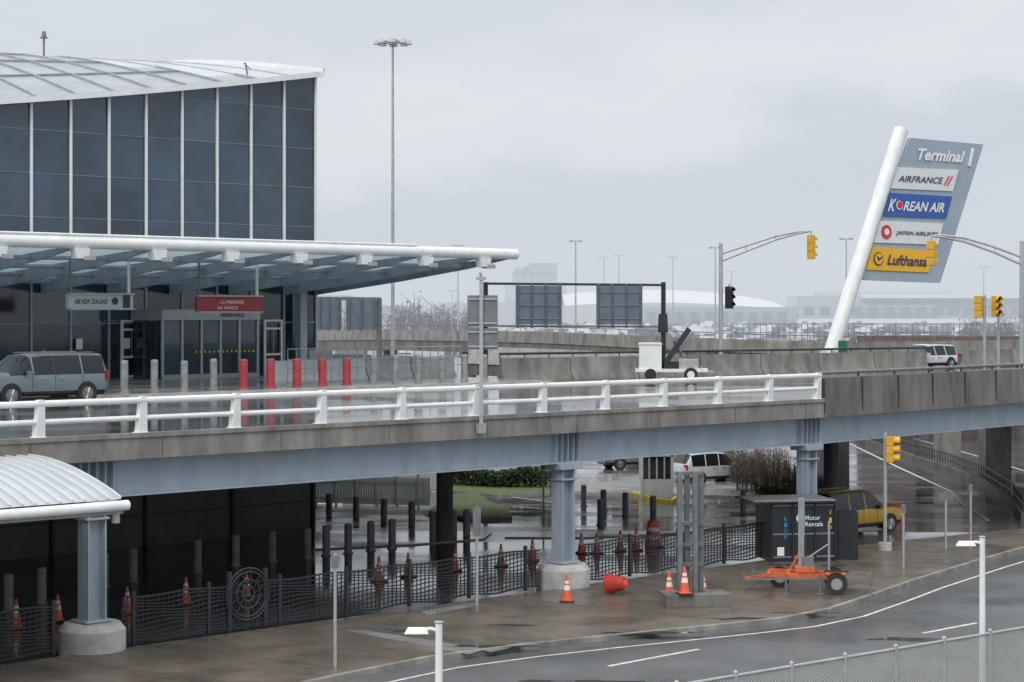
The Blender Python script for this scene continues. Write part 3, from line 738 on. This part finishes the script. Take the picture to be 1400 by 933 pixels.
b.cyl(wp(-.9,-.62,.33),wp(-.9,-.45,.33),.28,rubber,n=22)
for x in(-1.5,-.5,1.5): b.beam(wp(x,-.5,0),wp(x,-.5,.7),.07,.07,galv)
b.beam(wp(-.3,0,.6),wp(-.3,0,2.6),.14,.14,black); b.box(wp(-.3,0,0)[:2],DZ+2.3,DZ+3.2,.5,.35,blackp,ang=a,tx=.8)
b.beam(wp(-.15,0,.9),wp(.95,0,2.5),.16,.26,black); b.beam(wp(.15,0,.8),wp(1.15,0,2.35),.05,.07,galvd)
b.beam(wp(.2,0,1.9),wp(.6,0,1.15),.08,.08,black)
b.box(wp(.1,-.1,0)[:2],DZ+.6,DZ+.95,.7,.5,blackp,ang=a)
b.fin('box_wheels_mast',parent=tr)
# ================================================================ BARRIERS along the edge of the terminal sidewalk
b=B()
for (sa_,ta_,sb_,tb_) in ((37.6,36.2,37.6,32.6),(37.6,32.4,37.6,28.4),):
    b.sweep([L(sa_,ta_),L(sb_,tb_)],[(o,z+5.7) for o,z in PR],whiteroof)
for i in range(4):
    a=27.8+i*2.8; b.sweep([L(a,27.5),L(a+2.7,27.5)],[(o,z*.95+5.7) for o,z in PR],whiteroof if i<2 else conc_l)
b.fin('concrete_barrier')
b=B(); p=L(33.5,31); b.box(p,5.7,7.0,1.1,.9,conc_l,ang=.2); b.fin('utility_cabinet',bevel=.03)
b=B()
for i in range(22):
    p=L(28.5+i*.5,27.0); b.cyl((*p,5.7),(*p,7.2),.025,galv,n=6)
for z in (6.3,6.7,7.18): b.cyl(L3(28.5,27.0,z),L3(39,27.0,z),.028,galv,n=6)
b.fin('pipe_railing')
# ================================================================ TRAFFIC SIGNALS
def signal_head(b,x,y,z,face,m=yellowh,h=1.08,w=.36):
    b.box((x,y),z,z+h,w,.26,m,ang=face)
    ca,sa=math.cos(face),math.sin(face)
    cols=[PM('lens_g',(.01,.08,.05)),PM('lens_a',(.12,.06,.0)),PM('lens_r',(.15,.01,.01))] if 'lens_g' not in bpy.data.materials else [bpy.data.materials[k] for k in('lens_g','lens_a','lens_r')]
    for i in range(3):
        zc=z+h*(i+.5)/3; fx,fy=sa,-ca
        b.cyl((x+fx*.13,y+fy*.13,zc),(x+fx*.15,y+fy*.15,zc),.13,cols[i],n=14)
        n=8
        for k in range(n):
            a0=math.pi*(k/(n))*1.2-.3; a1=math.pi*((k+1)/(n))*1.2-.3
            P=lambda a,dd:(x+fx*dd+ca*math.cos(a)*.155,y+fy*dd+sa*math.cos(a)*.155,zc+.155*math.sin(a))
            b.quad(P(a0,.13),P(a1,.13),P(a1,.36),P(a0,.36),m)
        b.beam((x-ca*w/2,y-sa*w/2,z+h*i/3),(x+ca*w/2,y+sa*w/2,z+h*i/3),.28,.02,black)
def arm_signal(name,pxp,Y,zbase,ytop,apts,sig):
    b=B(); c=(XD(pxp,Y),Y); b.cyl((*c,zbase),(*c,ZD(ytop,Y)),.13,galv,r2=.1,n=12); b.cyl((*c,zbase),(*c,zbase+.3),.25,galv)
    for off in (0,1):
        pts=[(XD(a,Y),Y,ZD(bb+off*(10 if i==0 else 10*(1-i/(len(apts)-1))),Y)) for i,(a,bb) in enumerate(apts)]
        b.tube(pts,.06,galv,n=8)
    for i in range(1,len(apts)-1):
        a,bb=apts[i]; b.cyl((XD(a,Y),Y,ZD(bb,Y)),(XD(a,Y),Y,ZD(bb+10*(1-i/(len(apts)-1)),Y)),.03,galv,n=6)
    for (sx,sy0,sy1,m,fc) in sig:
        signal_head(b,XD(sx,Y),Y+.0,ZD(sy1,Y),fc,m,h=(sy1-sy0)*Y/F)
        b.cyl((XD(sx,Y),Y,ZD(sy0,Y)),(XD(sx,Y),Y,ZD(sy0-4,Y)),.05,galv,n=6)
    return b.fin(name)
arm_signal('traffic_signal',985.5,104.0,5.1,333,[(986,347),(1020,336),(1060,323),(1090,317),(1109,316)],[(1109,322,354,yellowh,2.3),(997,392,422,blackp,.5)])
arm_signal('traffic_signal',1397,95,DZ,330,[(1397,352),(1360,338),(1320,326),(1290,322),(1273,323)],[(1273,330,363,yellowh,2.4)])
def post_signal(pxp,Y,zb,ytop,sig):
    b=B(); c=(XD(pxp,Y),Y); b.cyl((*c,zb),(*c,ZD(ytop,Y)),.07,galv,n=10)
    for (sx,sy0,sy1,fc) in sig:
        signal_head(b,XD(sx,Y),Y-.1,ZD(sy1,Y),fc,h=(sy1-sy0)*Y/F); z=ZD((sy0+sy1)/2,Y); b.cyl((*c,z),(XD(sx,Y),Y-.1,z),.03,galv,n=6)
    b.fin('traffic_signal')
post_signal(1346,98,DZ,404,[(1337,405,434,2.6),(1361,405,433,.4)]); post_signal(1365,99,DZ,410,[])
post_signal(1210,F*8.9/(757-HY),0,592,[(1217,597,632,1.2)])
b=B(); c=G(1210,757); b.cyl((*c,0),(*c,.4),.25,conc_l); b.fin('post_footing')
# ================================================================ LEANING TERMINAL SIGN
ts_=E('terminal_sign'); b=B(); P0=(XD(1235,115),115.0); dd=Vector((.83,.557)).normalized()
def PL(px_,py_,push=0):
    q=(px_-700)/F; k=(q*P0[1]-P0[0])/(dd.x-q*dd.y); x=P0[0]+dd.x*k; y=P0[1]+dd.y*k
    z=ZD(py_,y); return Vector((x+dd.y*push,y-dd.x*push,z))
signgrey=M('sign_grey',(.33,.4,.47),.4,var=.08,scale=1)
def slab(pts,m,p0,p1):
    f=[PL(*p,p0) for p in pts]; bk=[PL(*p,p1) for p in pts]
    b.add(f+bk,[[0,1,2,3],[7,6,5,4]]+[[i,(i+1)%4,4+(i+1)%4,4+i] for i in range(4)],m)
slab([(1243,189),(1342,198),(1283,387),(1174,383)],signgrey,.15,-.15)
b.cyl(PL(1136,482,-.0),PL(1232,177,-.0),.42,whitep,r2=.42,n=20)
navy=PM('korean_blue',(.035,.11,.4)); lyel=PM('luft_yellow',(.82,.45,.02)); white=PM('sign_white',(.72,.74,.76)); red=PM('logo_red',(.6,.03,.04)); nv=PM('text_navy',(.025,.035,.12))
pan=[((1223,229),(1307,233),(1299,262),(1214,258),white),((1213,264),(1298,269),(1290,299),(1204,296),navy),((1200,302),(1286,306),(1279,335),(1191,332),white),((1189,338),(1274,343),(1266,373),(1181,369),lyel)]
for a_,b_,c_,d_,m in pan: slab([a_,b_,c_,d_],m,.22,.16)
def T(body,i,u0,u1,v0,v1,m,bold=0.0,shear=0,push=.04):
    a_,b_,c_,d_,_=pan[i]
    def bl(u,v):
        x=(d_[0]*(1-v)+a_[0]*v)*(1-u)+(c_[0]*(1-v)+b_[0]*v)*u; y=(d_[1]*(1-v)+a_[1]*v)*(1-u)+(c_[1]*(1-v)+b_[1]*v)*u
        return PL(x,y,.22)
    text_quad(b,body,bl(u0,v0),bl(u1,v0),bl(u0,v1),m,bold=bold,shear=shear,push=push)
def disc(i,u,v,r,m,push=.27):
    a_,b_,c_,d_,_=pan[i]
    x=(d_[0]*(1-v)+a_[0]*v)*(1-u)+(c_[0]*(1-v)+b_[0]*v)*u; y=(d_[1]*(1-v)+a_[1]*v)*(1-u)+(c_[1]*(1-v)+b_[1]*v)*u
    b.cyl(PL(x,y,push-.02),PL(x,y,push),r,m,n=20)
T("AIRFRANCE",0,.08,.78,.32,.62,nv,.012); T("//",0,.82,.93,.25,.7,red,.02)
T("K",1,.04,.14,.22,.75,txtw,.03); disc(1,.2,.48,.26,txtw); disc(1,.2,.5,.2,red,.3); T("REAN AIR",1,.28,.93,.26,.68,txtw,.03)
disc(2,.14,.5,.4,red); disc(2,.14,.5,.2,white,.3); T("JAPAN AIRLINES",2,.3,.95,.34,.58,nv,.02)
disc(3,.14,.5,.38,nv); disc(3,.14,.5,.32,lyel,.3); T("Lufthansa",3,.3,.93,.25,.72,nv,.02); T("v",3,.09,.19,.4,.6,nv,.02,push=.1)
p00,p10,p01=PL(1249,219,.15),PL(1313,223,.15),PL(1252,203,.15)
text_quad(b,"Terminal",p00,p10,p01,reflw,bold=.035,shear=.15,push=.08)
b.beam(PL(1322,228,.2),PL(1327,204,.2),.1,.2,reflw)
b.cyl(PL(1136,482,-.0),PL(1131,497,-.0),.6,galv,n=20)
b.fin('sign_body',parent=ts_)
b=B(); p=PL(1134,500); b.box((p.x,p.y),-1,ZD(486,p.y),1.6,1.6,conc_d,ang=.4); b.fin('sign_pedestal',parent=ts_)
b=B(); Y=109; c=(XD(1152,Y),Y); b.cyl((*c,5.2),(*c,ZD(464,Y)),.05,galv); grn=PM('sign_green',(.02,.16,.08)); b.box((c[0],c[1]-.06),ZD(483,Y),ZD(466,Y),.5,.04,grn,ang=0); b.fin('traffic_sign')
# ================================================================ OVERHEAD SIGN GANTRY
b=B(); Y=120; blu=M('sign_back',(.14,.18,.23),.5,var=.15,scale=1)
for px_ in(664,907): b.beam((XD(px_,Y),Y,-1),(XD(px_,Y),Y,ZD(386,Y)),.2,.2,black)
b.beam((XD(664,Y),Y,ZD(388,Y)),(XD(907,Y),Y,ZD(390,Y)),.2,.14,black); b.beam((XD(664,Y),Y,ZD(446,Y)),(XD(907,Y),Y,ZD(447,Y)),.2,.12,galvd)
for x0,x1 in((705,768),(815,878)):
    b.prism([(XD(x0,Y),Y-.25),(XD(x1,Y),Y-.25),(XD(x1,Y),Y-.2),(XD(x0,Y),Y-.2)],ZD(444,Y),ZD(391,Y),blu)
    for x in(x0+3,x0+22,x1-22,x1-3): b.beam((XD(x,Y),Y-.3,ZD(388,Y)),(XD(x,Y),Y-.3,ZD(449,Y)),.1,.1,galvd)
    for y in(400,418,436): b.beam((XD(x0,Y),Y-.28,ZD(y,Y)),(XD(x1,Y),Y-.28,ZD(y,Y)),.05,.05,steelb2)
b.fin('sign_gantry')
b=B(); Y=150
for x0,x1 in((433,467),(473,515)):
    b.prism([(XD(x0,Y),Y),(XD(x1,Y),Y),(XD(x1,Y),Y+.1),(XD(x0,Y),Y+.1)],ZD(451,Y),ZD(410,Y),blu)
    for x in (x0+4,(x0+x1)/2,x1-4): b.beam((XD(x,Y),Y-.1,ZD(407,Y)),(XD(x,Y),Y-.1,ZD(453,Y)),.12,.1,galvd)
b.beam((XD(405,Y),Y+.2,ZD(408,Y)),(XD(520,Y),Y+.2,ZD(409,Y)),.25,.25,galvd); b.beam((XD(518,Y),Y+.2,-1),(XD(518,Y),Y+.2,ZD(408,Y)),.3,.3,galvd)
b.beam((XD(425,Y),Y+.2,-1),(XD(425,Y),Y+.2,ZD(408,Y)),.3,.3,galvd)
b.fin('sign_gantry')
# ================================================================ FAR RAMP
rp=[(433,453,210),(530,451,195),(640,452,182),(750,454,172),(870,459,160),(1000,464,152),(1130,468,150),(1280,467,150),(1420,464,150),(1560,460,150)]
path=[(XD(a,Y),Y,ZD(yy,Y)) for a,yy,Y in rp]
b=B(); b.sweep(path,[(0,-1.0),(.3,-1.0),(.25,0),(.05,0)],conc); b.sweep(path,[(.1,-2.0),(8,-2.0),(8,-1.0),(.1,-1.0)],conc_d)
for p in path: b.cyl((p[0],p[1]+4,-1.1),(p[0],p[1]+4,p[2]-2.0),.7,conc_d,n=14)
pp=[(p[0],p[1]+.2,p[2]+.45) for p in path]; b.tube(pp,.04,galvd,n=6)
for i in range(len(path)-1):
    for k in range(6):
        q=Vector(path[i]).lerp(Vector(path[i+1]),k/6); b.cyl((q.x,q.y+.2,q.z),(q.x,q.y+.2,q.z+.45),.03,galvd,n=5)
b.fin('highway_ramp')
b=B(); rp2=[(640,474,140),(760,478,132),(870,484,128),(1000,487,126)]
path=[(XD(a,Y),Y,ZD(yy,Y)) for a,yy,Y in rp2]
b.sweep(path,[(0,-1.2),(.3,-1.2),(.25,0),(.05,0)],conc_l); b.sweep(path,[(.1,-2),(7,-2),(7,-.9),(.1,-.9)],conc_d); b.fin('highway_ramp')
# ================================================================ HIGH MAST + POLES
def mast(name,px_,ytop,Y,r,zb=-1,crown=False):
    b=B(); c=(XD(px_,Y),Y); zt=ZD(ytop,Y); b.cyl((*c,zb),(*c,zt),r,galv,r2=r*.5,n=12)
    if crown:
        b.cyl((*c,zt-.25),(*c,zt+.15),.35,galv,n=12); 
        pts=[(c[0]+.9*math.cos(a*math.pi/6),Y+.9*math.sin(a*math.pi/6),zt-.05) for a in range(13)]; b.tube(pts,.05,galv,n=6)
        for a in range(8):
            an=a*math.pi/4; e=(c[0]+1.15*math.cos(an),Y+1.15*math.sin(an)); b.cyl((*c,zt),(*e,zt),.04,galv,n=6); b.cyl((*e,zt-.22),(*e,zt+.1),.34,galv,r2=.18,n=10)
    else:
        w=.22*Y/150+.2
        b.beam((c[0]-w,Y,zt),(c[0]+w,Y,zt),.12,.1,galv)
        for sd in(-1,1): b.box((c[0]+sd*w,Y),zt-.1,zt+.12,.5,.3,galv,ang=0)
    b.fin(name)
mast('light_mast',537,57,150,.17,crown=True)
for px_,yt,Y,r in((626,336,330,.14),(787,330,260,.16),(826,352,520,.18),(846,350,500,.18),(920,352,450,.16),(978,339,260,.14),(1157,327,230,.13),(1345,366,500,.16),(618,398,400,.1),(1000,372,600,.18)):
    mast('street_lamp',px_,yt,Y,r)
# ================================================================ DISTANT AIRPORT
fw=M('far_white',(.74,.755,.765),.7,var=.06,scale=.02); fg=M('far_grey',(.28,.32,.36),.8,var=.08,scale=.02); fd=M('far_dark',(.1,.12,.15),.8,var=.1,scale=.02); fbg=M('far_beige',(.5,.5,.48),.8,var=.06,scale=.02); fh=M('far_haze',(.38,.42,.47),.9,var=.05,scale=.01)  # distance haze is put into these pale base colours
def blk(b,x0,x1,yt,Y,m,dep=60,z0=-1): b.prism([(XD(x0,Y),Y),(XD(x1,Y),Y),(XD(x1,Y),Y+dep),(XD(x0,Y),Y+dep)],z0,ZD(yt,Y),m)
b=B(); Y=1400; n=24
x0,x1=XD(772,Y),XD(1092,Y)
def ap(k): t=k/n; return (x0+(x1-x0)*t, 11+ (ZD(395,Y)-11)*(math.sin(math.pi*min(1,(.2+t*.8)))**.6))
for i in range(n):
    a,za=ap(i); c,zc=ap(i+1)
    b.add([(a,Y+60,za),(c,Y+60,zc),(c,Y,zc*.6),(a,Y,za*.6),(a,Y+120,za*.6),(c,Y+120,zc*.6)],[[0,1,2,3],[0,1,5,4]],fw)
    b.add([(a,Y,-1),(c,Y,-1),(c,Y,zc*.6),(a,Y,za*.6)],[[0,1,2,3]],fbg)
b.fin('hangar')
b=B(); 
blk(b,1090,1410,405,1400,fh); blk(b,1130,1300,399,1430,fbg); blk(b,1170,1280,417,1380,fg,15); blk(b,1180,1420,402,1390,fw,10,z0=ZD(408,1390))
for i in range(14): 
    x=1100+i*22; blk(b,x,x+13,420,1372,fd,4,z0=ZD(432,1372))
blk(b,1088,1420,436,1368,fw,4,z0=0)
b.fin('hangar')
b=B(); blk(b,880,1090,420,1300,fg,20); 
for i in range(10): blk(b,885+i*20,895+i*20,427,1296,fd,3)
b.fin('hangar')
b=B(); Y=2200
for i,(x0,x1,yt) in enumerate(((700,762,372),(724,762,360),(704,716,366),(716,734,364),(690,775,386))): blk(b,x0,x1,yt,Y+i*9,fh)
for i in range(6):
    for j in range(2): blk(b,703+i*10,708+i*10,370+j*10,Y-6,fg,3,z0=ZD(375+j*10,Y))
b.fin('office_block')
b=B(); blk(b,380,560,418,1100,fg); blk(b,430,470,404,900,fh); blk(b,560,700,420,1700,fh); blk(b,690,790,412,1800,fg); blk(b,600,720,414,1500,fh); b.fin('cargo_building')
b=B(); cols=[fw,fd,fg,blackp,fbg,PM('veh_blue',(.05,.1,.2)),fw,fd]
for i in range(520):
    Y=rr(420,1250); px_=rr(430,1180) if i%4 else rr(1100,1420); c=(XD(px_,Y),Y); w=rr(3,9); h=rr(1.6,3.9)-1; m=random.choice(cols)
    a=rr(-.3,.3); b.box(c,-.7,h*.6,w,2.2,m,ang=a); b.box((c[0]+w*.1,c[1]),h*.6,h,w*.6,2,m if R()<.5 else fd,ang=a,tx=.85); b.box(c,-1.03,-.65,w*.8,2,blackp,ang=a)
b.fin('parked_service_vehicles')
def twigs(name,cx,cy,rx,ry,h,n,mat,z0=0,fs=.12):
    b=B()
    for i in range(n):
        a=R()*6.283; r=math.sqrt(R()); x=cx+rx*r*math.cos(a); y=cy+ry*r*math.sin(a); hh=h*rr(.45,1)*(1-.3*r)
        b.cyl((x,y,z0),(x+rr(-.1,.1)*h,y+rr(-.1,.1)*h,z0+hh),.012*h,mat,r2=.004*h,n=4)
        for k in range(4):
            z=z0+hh*rr(.3,.9); an=R()*6.283; l=h*rr(.15,.35); b.cyl((x,y,z),(x+l*math.cos(an),y+l*math.sin(an),z+l*rr(.4,1)),.006*h,mat,r2=.002*h,n=3)
        for k in range(5):
            p=Vector((x+rr(-.2,.2)*h,y+rr(-.2,.2)*h,z0+hh*rr(.2,1.0))); u=Vector((rr(-1,1),rr(-1,1),rr(-1,1)))*fs; v=Vector((rr(-1,1),rr(-1,1),rr(-1,1)))*fs
            b.add([p,p+u,p+u+v,p+v],[[0,1,2,3]],mat)
    return b.fin(name)
for px_,w,yt in((450,22,404),(480,16,408),(505,18,403),(548,16,398),(570,18,394),(595,20,397),(615,12,402),(640,14,410),(1330,20,420),(1375,20,424)):
    Y=rr(520,600); h=ZD(yt,Y)+1; twigs('bare_tree',XD(px_,Y),Y,w*Y/F*.55,4,h,26,tree,fs=.7,z0=-1)
b=B(); Y=165; b.prism([(XD(1180,Y),Y),(XD(1460,Y),Y),(XD(1460,Y),Y+3),(XD(1180,Y),Y+3)],-1,ZD(460,Y),M('brick_wall',(.16,.12,.11),.9,var=.3)); b.fin('retaining_wall')
b=B()
for i in range(60):
    px_=1000+i*8; Y=175; b.cyl((XD(px_,Y),Y,3),(XD(px_,Y),Y,ZD(443,Y)),.03,galvd,n=5)
b.cyl((XD(1000,175),175,ZD(443,175)),(XD(1472,175),175,ZD(443,175)),.035,galvd,n=5); b.cyl((XD(1000,175),175,ZD(455,175)),(XD(1472,175),175,ZD(455,175)),.03,galvd,n=5); b.fin('security_fence')
# ================================================================ LOWER PLAZA
def TPATCH(name,pts,h,top,side): return terrain_patch(name,[GT(*p)[:2] for p in pts],h,top,side)
TPATCH('grass_island',[(585,702),(612,680),(650,676),(695,698),(700,712),(640,712)],.14,brass,conc_l)
TPATCH('grass_verge',[(590,668),(620,662),(750,664),(752,674),(680,680),(615,674)],.12,brass,conc_l)
TPATCH('traffic_island',[(690,736),(720,722),(790,726),(860,724),(960,712),(1040,706),(1045,714),(940,730),(800,736)],.05,slabm,conc_l)
TPATCH('plaza_pavement',[(430,752),(430,698),(560,690),(590,714),(672,730),(662,738),(560,746)],.05,slabm,conc_l)
TPATCH('plaza_pavement',[(755,674),(1120,684),(1060,650),(755,650)],.1,slabm,conc_l)
b=B(); b.sweep(drape([GT(*p) for p in ((865,676),(890,684),(918,688),(925,682))],4),[(-.1,0),(.1,0),(.1,.16),(-.1,.16)],yelp); b.fin('kerb')
b=B()
for pts in ([(700,692),(900,708),(1040,700)],[(700,680),(860,694),(900,697)]):
    b.sweep(drape([GT(*p) for p in pts]),[(-.06,.006),(.06,.006)],linep,cap=False)
for pts in ([(1160,606),(1230,640),(1300,672),(1352,712)],[(1250,600),(1330,622),(1420,650)]):
    b.sweep(drape([GT(*p) for p in pts]),[(-.08,.006),(.08,.006)],linep,cap=False)
b.fin('road_marking')
b=B()
for (a0,a1) in (((432,690),(586,694)),((470,668),(600,672))):
    p=Vector(GT(*a0)); q=Vector(GT(*a1)); n=44
    for i in range(n+1):
        a=p.lerp(q,i/n); z0=a.z; b.box((a.x,a.y),z0+.1,z0+1.45,.12,.03,whitep,ang=0); 
        b.add([(a.x-.06,a.y,z0+1.45),(a.x+.06,a.y,z0+1.45),(a.x,a.y,z0+1.53)],[[0,1,2]],whitep)
        if i%8==0: b.box((a.x,a.y+.07),z0,z0+1.65,.13,.1,whitep,ang=0)
    for z in(.35,1.15): b.beam((p.x,p.y+.03,p.z+z),(q.x,q.y+.03,q.z+z),.04,.1,whitep)
b.fin('picket_fence')
def leafmass(name,pts,w,h,n,mat,fs=.09):
    b=B(); P=[Vector(GT(*p)) for p in pts]
    for i in range(n):
        k=rr(0,len(P)-1.001); a=P[int(k)].lerp(P[int(k)+1],k%1); x=a.x+rr(-.1,.1)+random.gauss(0,w*.25); y=a.y+rr(-w,w)
        z=h*(1-abs(random.gauss(0,.35)))*(.88+.12*math.sin(x*1.7)); z=a.z+max(.05,min(h*1.1,z))
        u=Vector((rr(-1,1),rr(-1,1),rr(-1,1)))*fs; v=Vector((rr(-1,1),rr(-1,1),rr(-1,1)))*fs; p=Vector((x,y,z)); b.add([p,p+u,p+u+v,p+v],[[0,1,2,3]],mat)
    return b.fin(name)
leafmass('hedge',[(614,664),(680,668),(745,668)],.7,1.1,9000,hedge,fs=.14)
for px_,py_,h,w in((930,650,2.0,1.0),(1025,662,2.4,1.2),(1048,674,2.4,1.6),(1085,684,2.5,1.6),(1115,690,2.1,1.2),(1040,650,2.6,1.8)):
    c=GT(px_,py_); twigs('bare_shrub',c[0],c[1],w,w*.8,h,90,twig,z0=c[2],fs=.06)
leafmass('shrub',[(1040,694),(1075,700),(1120,702)],.8,1.1,3500,hedge)
b=B(); c3=GT(897,680); c=c3[:2]; z=c3[2]
for dx in(-.8,.8):
    for dy in(-.6,.6): b.box((c[0]+dx,c[1]+dy),z,z+2.7,.14,.14,whitep,ang=0)
b.box(c,z,z+1.0,1.5,1.1,whitep,ang=0); b.box(c,z+1.0,z+2.2,1.46,1.06,lowglass,ang=0); b.box(c,z+2.2,z+2.6,1.74,1.34,whitep,ang=0); b.box(c,z+2.6,z+2.7,2.0,1.6,whitep,ang=0,tx=.9)
for dx in(-.4,0,.4): b.beam((c[0]+dx,c[1]-.57,z+1),(c[0]+dx,c[1]-.57,z+2.2),.06,.05,whitep)
b.fin('guard_booth')
gp=[(1160,598),(1200,612),(1250,630),(1300,646),(1345,664),(1385,690),(1400,712)]
P=[GT(*p) for p in gp]
b=B(); b.sweep(P,[(-.12,-.1),(.12,-.1),(.12,.35),(-.12,.35)],conc_d)
for i in range(len(P)-1):
    for k in range(14):
        a=Vector(P[i]).lerp(Vector(P[i+1]),k/14); b.cyl((a.x,a.y,a.z+.35),(a.x,a.y,a.z+1.1),.03,black,n=5)
for z in(.7,1.1): b.tube([(p[0],p[1],p[2]+z) for p in P],.045,black,n=6)
b.fin('guard_railing')
b=B(); brd=PM('barrier_red',(.42,.05,.04))
for px_ in (1213,1225): c=G(px_,722); b.sweep([(c[0]-.3,c[1]),(c[0]+.35,c[1]+.3)],[(-.2,0),(.2,0),(.1,.5),(.07,.95),(-.07,.95),(-.1,.5)],brd)
b.fin('plastic_barrier')
# ================================================================ HAZE painted over the airfield as a faintly glowing volume
hz=bpy.data.materials.new('haze_glow'); hz.use_nodes=True; n=hz.node_tree.nodes; l=hz.node_tree.links; n.remove(n['Principled BSDF'])
SG=.0007
va=n.new('ShaderNodeVolumeAbsorption'); va.inputs['Color'].default_value=(0,0,0,1); va.inputs['Density'].default_value=SG
em=n.new('ShaderNodeEmission'); em.inputs[0].default_value=(.62,.675,.74,1); em.inputs[1].default_value=SG  # volume's own glow stands in for daylight scattered by haze
ad=n.new('ShaderNodeAddShader'); l.new(va.outputs[0],ad.inputs[0]); l.new(em.outputs[0],ad.inputs[1]); l.new(ad.outputs[0],n['Material Output'].inputs['Volume'])
b=B(); b.prism([(-3500,160),(3500,160),(3500,6000),(-3500,6000)],-1.5,40,hz); b.fin('haze_glow')
# ================================================================ SKY + SUN
w=bpy.data.worlds.new('World'); bpy.context.scene.world=w; w.use_nodes=True; nt=w.node_tree; n=nt.nodes; l=nt.links
bg=n['Background']; bg.inputs[1].default_value=.1
sky=n.new('ShaderNodeTexSky'); sky.sky_type='NISHITA'; sky.sun_disc=False; sky.sun_elevation=math.radians(40); sky.sun_rotation=math.radians(200)
tc=n.new('ShaderNodeTexCoord'); sx=n.new('ShaderNodeSeparateXYZ'); l.new(tc.outputs['Generated'],sx.inputs[0])
mp=n.new('ShaderNodeMapping'); mp.inputs['Scale'].default_value=(1,1,2.2); l.new(tc.outputs['Generated'],mp.inputs[0])
nz=n.new('ShaderNodeTexNoise'); nz.inputs['Scale'].default_value=9; nz.inputs['Detail'].default_value=7; nz.inputs['Roughness'].default_value=.58; l.new(mp.outputs[0],nz.inputs[0])
def mth(op,a,bv):
    m=n.new('ShaderNodeMath'); m.operation=op
    for i,x in enumerate((a,bv)):
        if isinstance(x,(int,float)): m.inputs[i].default_value=x
        else: l.new(x,m.inputs[i])
    return m.outputs[0]
v=mth('SUBTRACT',sx.outputs[2],mth('MULTIPLY',sx.outputs[0],.16))
v=mth('ADD',v,mth('MULTIPLY',mth('SUBTRACT',nz.outputs[0],.5),.12))
mr=n.new('ShaderNodeMapRange'); mr.inputs[1].default_value=0; mr.inputs[2].default_value=1; l.new(v,mr.inputs[0])
cr=n.new('ShaderNodeValToRGB'); e=cr.color_ramp; e.elements[0].position=0; e.elements[0].color=(.62,.67,.73,1)
e.elements[1].position=1; e.elements[1].color=(1.55,1.55,1.55,1)
for p,c in((.04,(.59,.64,.71)),(.062,(.60,.645,.71)),(.085,(.70,.735,.775)),(.105,(.735,.765,.80)),(.15,(.65,.69,.735)),(.35,(.8,.84,.88)),(.6,(1.35,1.37,1.39))):
    x=e.elements.new(p); x.color=(*c,1)
l.new(mr.outputs[0],cr.inputs[0])
sc=n.new('ShaderNodeVectorMath'); sc.operation='SCALE'; sc.inputs['Scale'].default_value=10.4; l.new(cr.outputs[0],sc.inputs[0])
mx=n.new('ShaderNodeMixRGB'); mx.inputs[0].default_value=.95; l.new(sky.outputs[0],mx.inputs[1]); l.new(sc.outputs[0],mx.inputs[2]); l.new(mx.outputs[0],bg.inputs[0])
sd=bpy.data.lights.new('Sun','SUN'); sd.energy=1.0; sd.angle=math.radians(25); sd.color=(1,.97,.93); so=bpy.data.objects.new('Sun',sd); COL.objects.link(so)
so.rotation_euler=(math.radians(50),0,math.radians(-20)); 
# ================================================================ CAMERA
cd=bpy.data.cameras.new('Camera'); cam=bpy.data.objects.new('Camera',cd); COL.objects.link(cam)
cam.location=(0,0,H); cam.rotation_euler=(math.radians(90),0,0); cd.sensor_width=36; cd.lens=36*F/1400; cd.shift_y=-(466.5-HY)/1400; cd.clip_end=12000; cd.clip_start=.5
sc_=bpy.context.scene; sc_.camera=cam; sc_.view_settings.view_transform='Standard'; sc_.view_settings.look='None'; sc_.view_settings.exposure=0
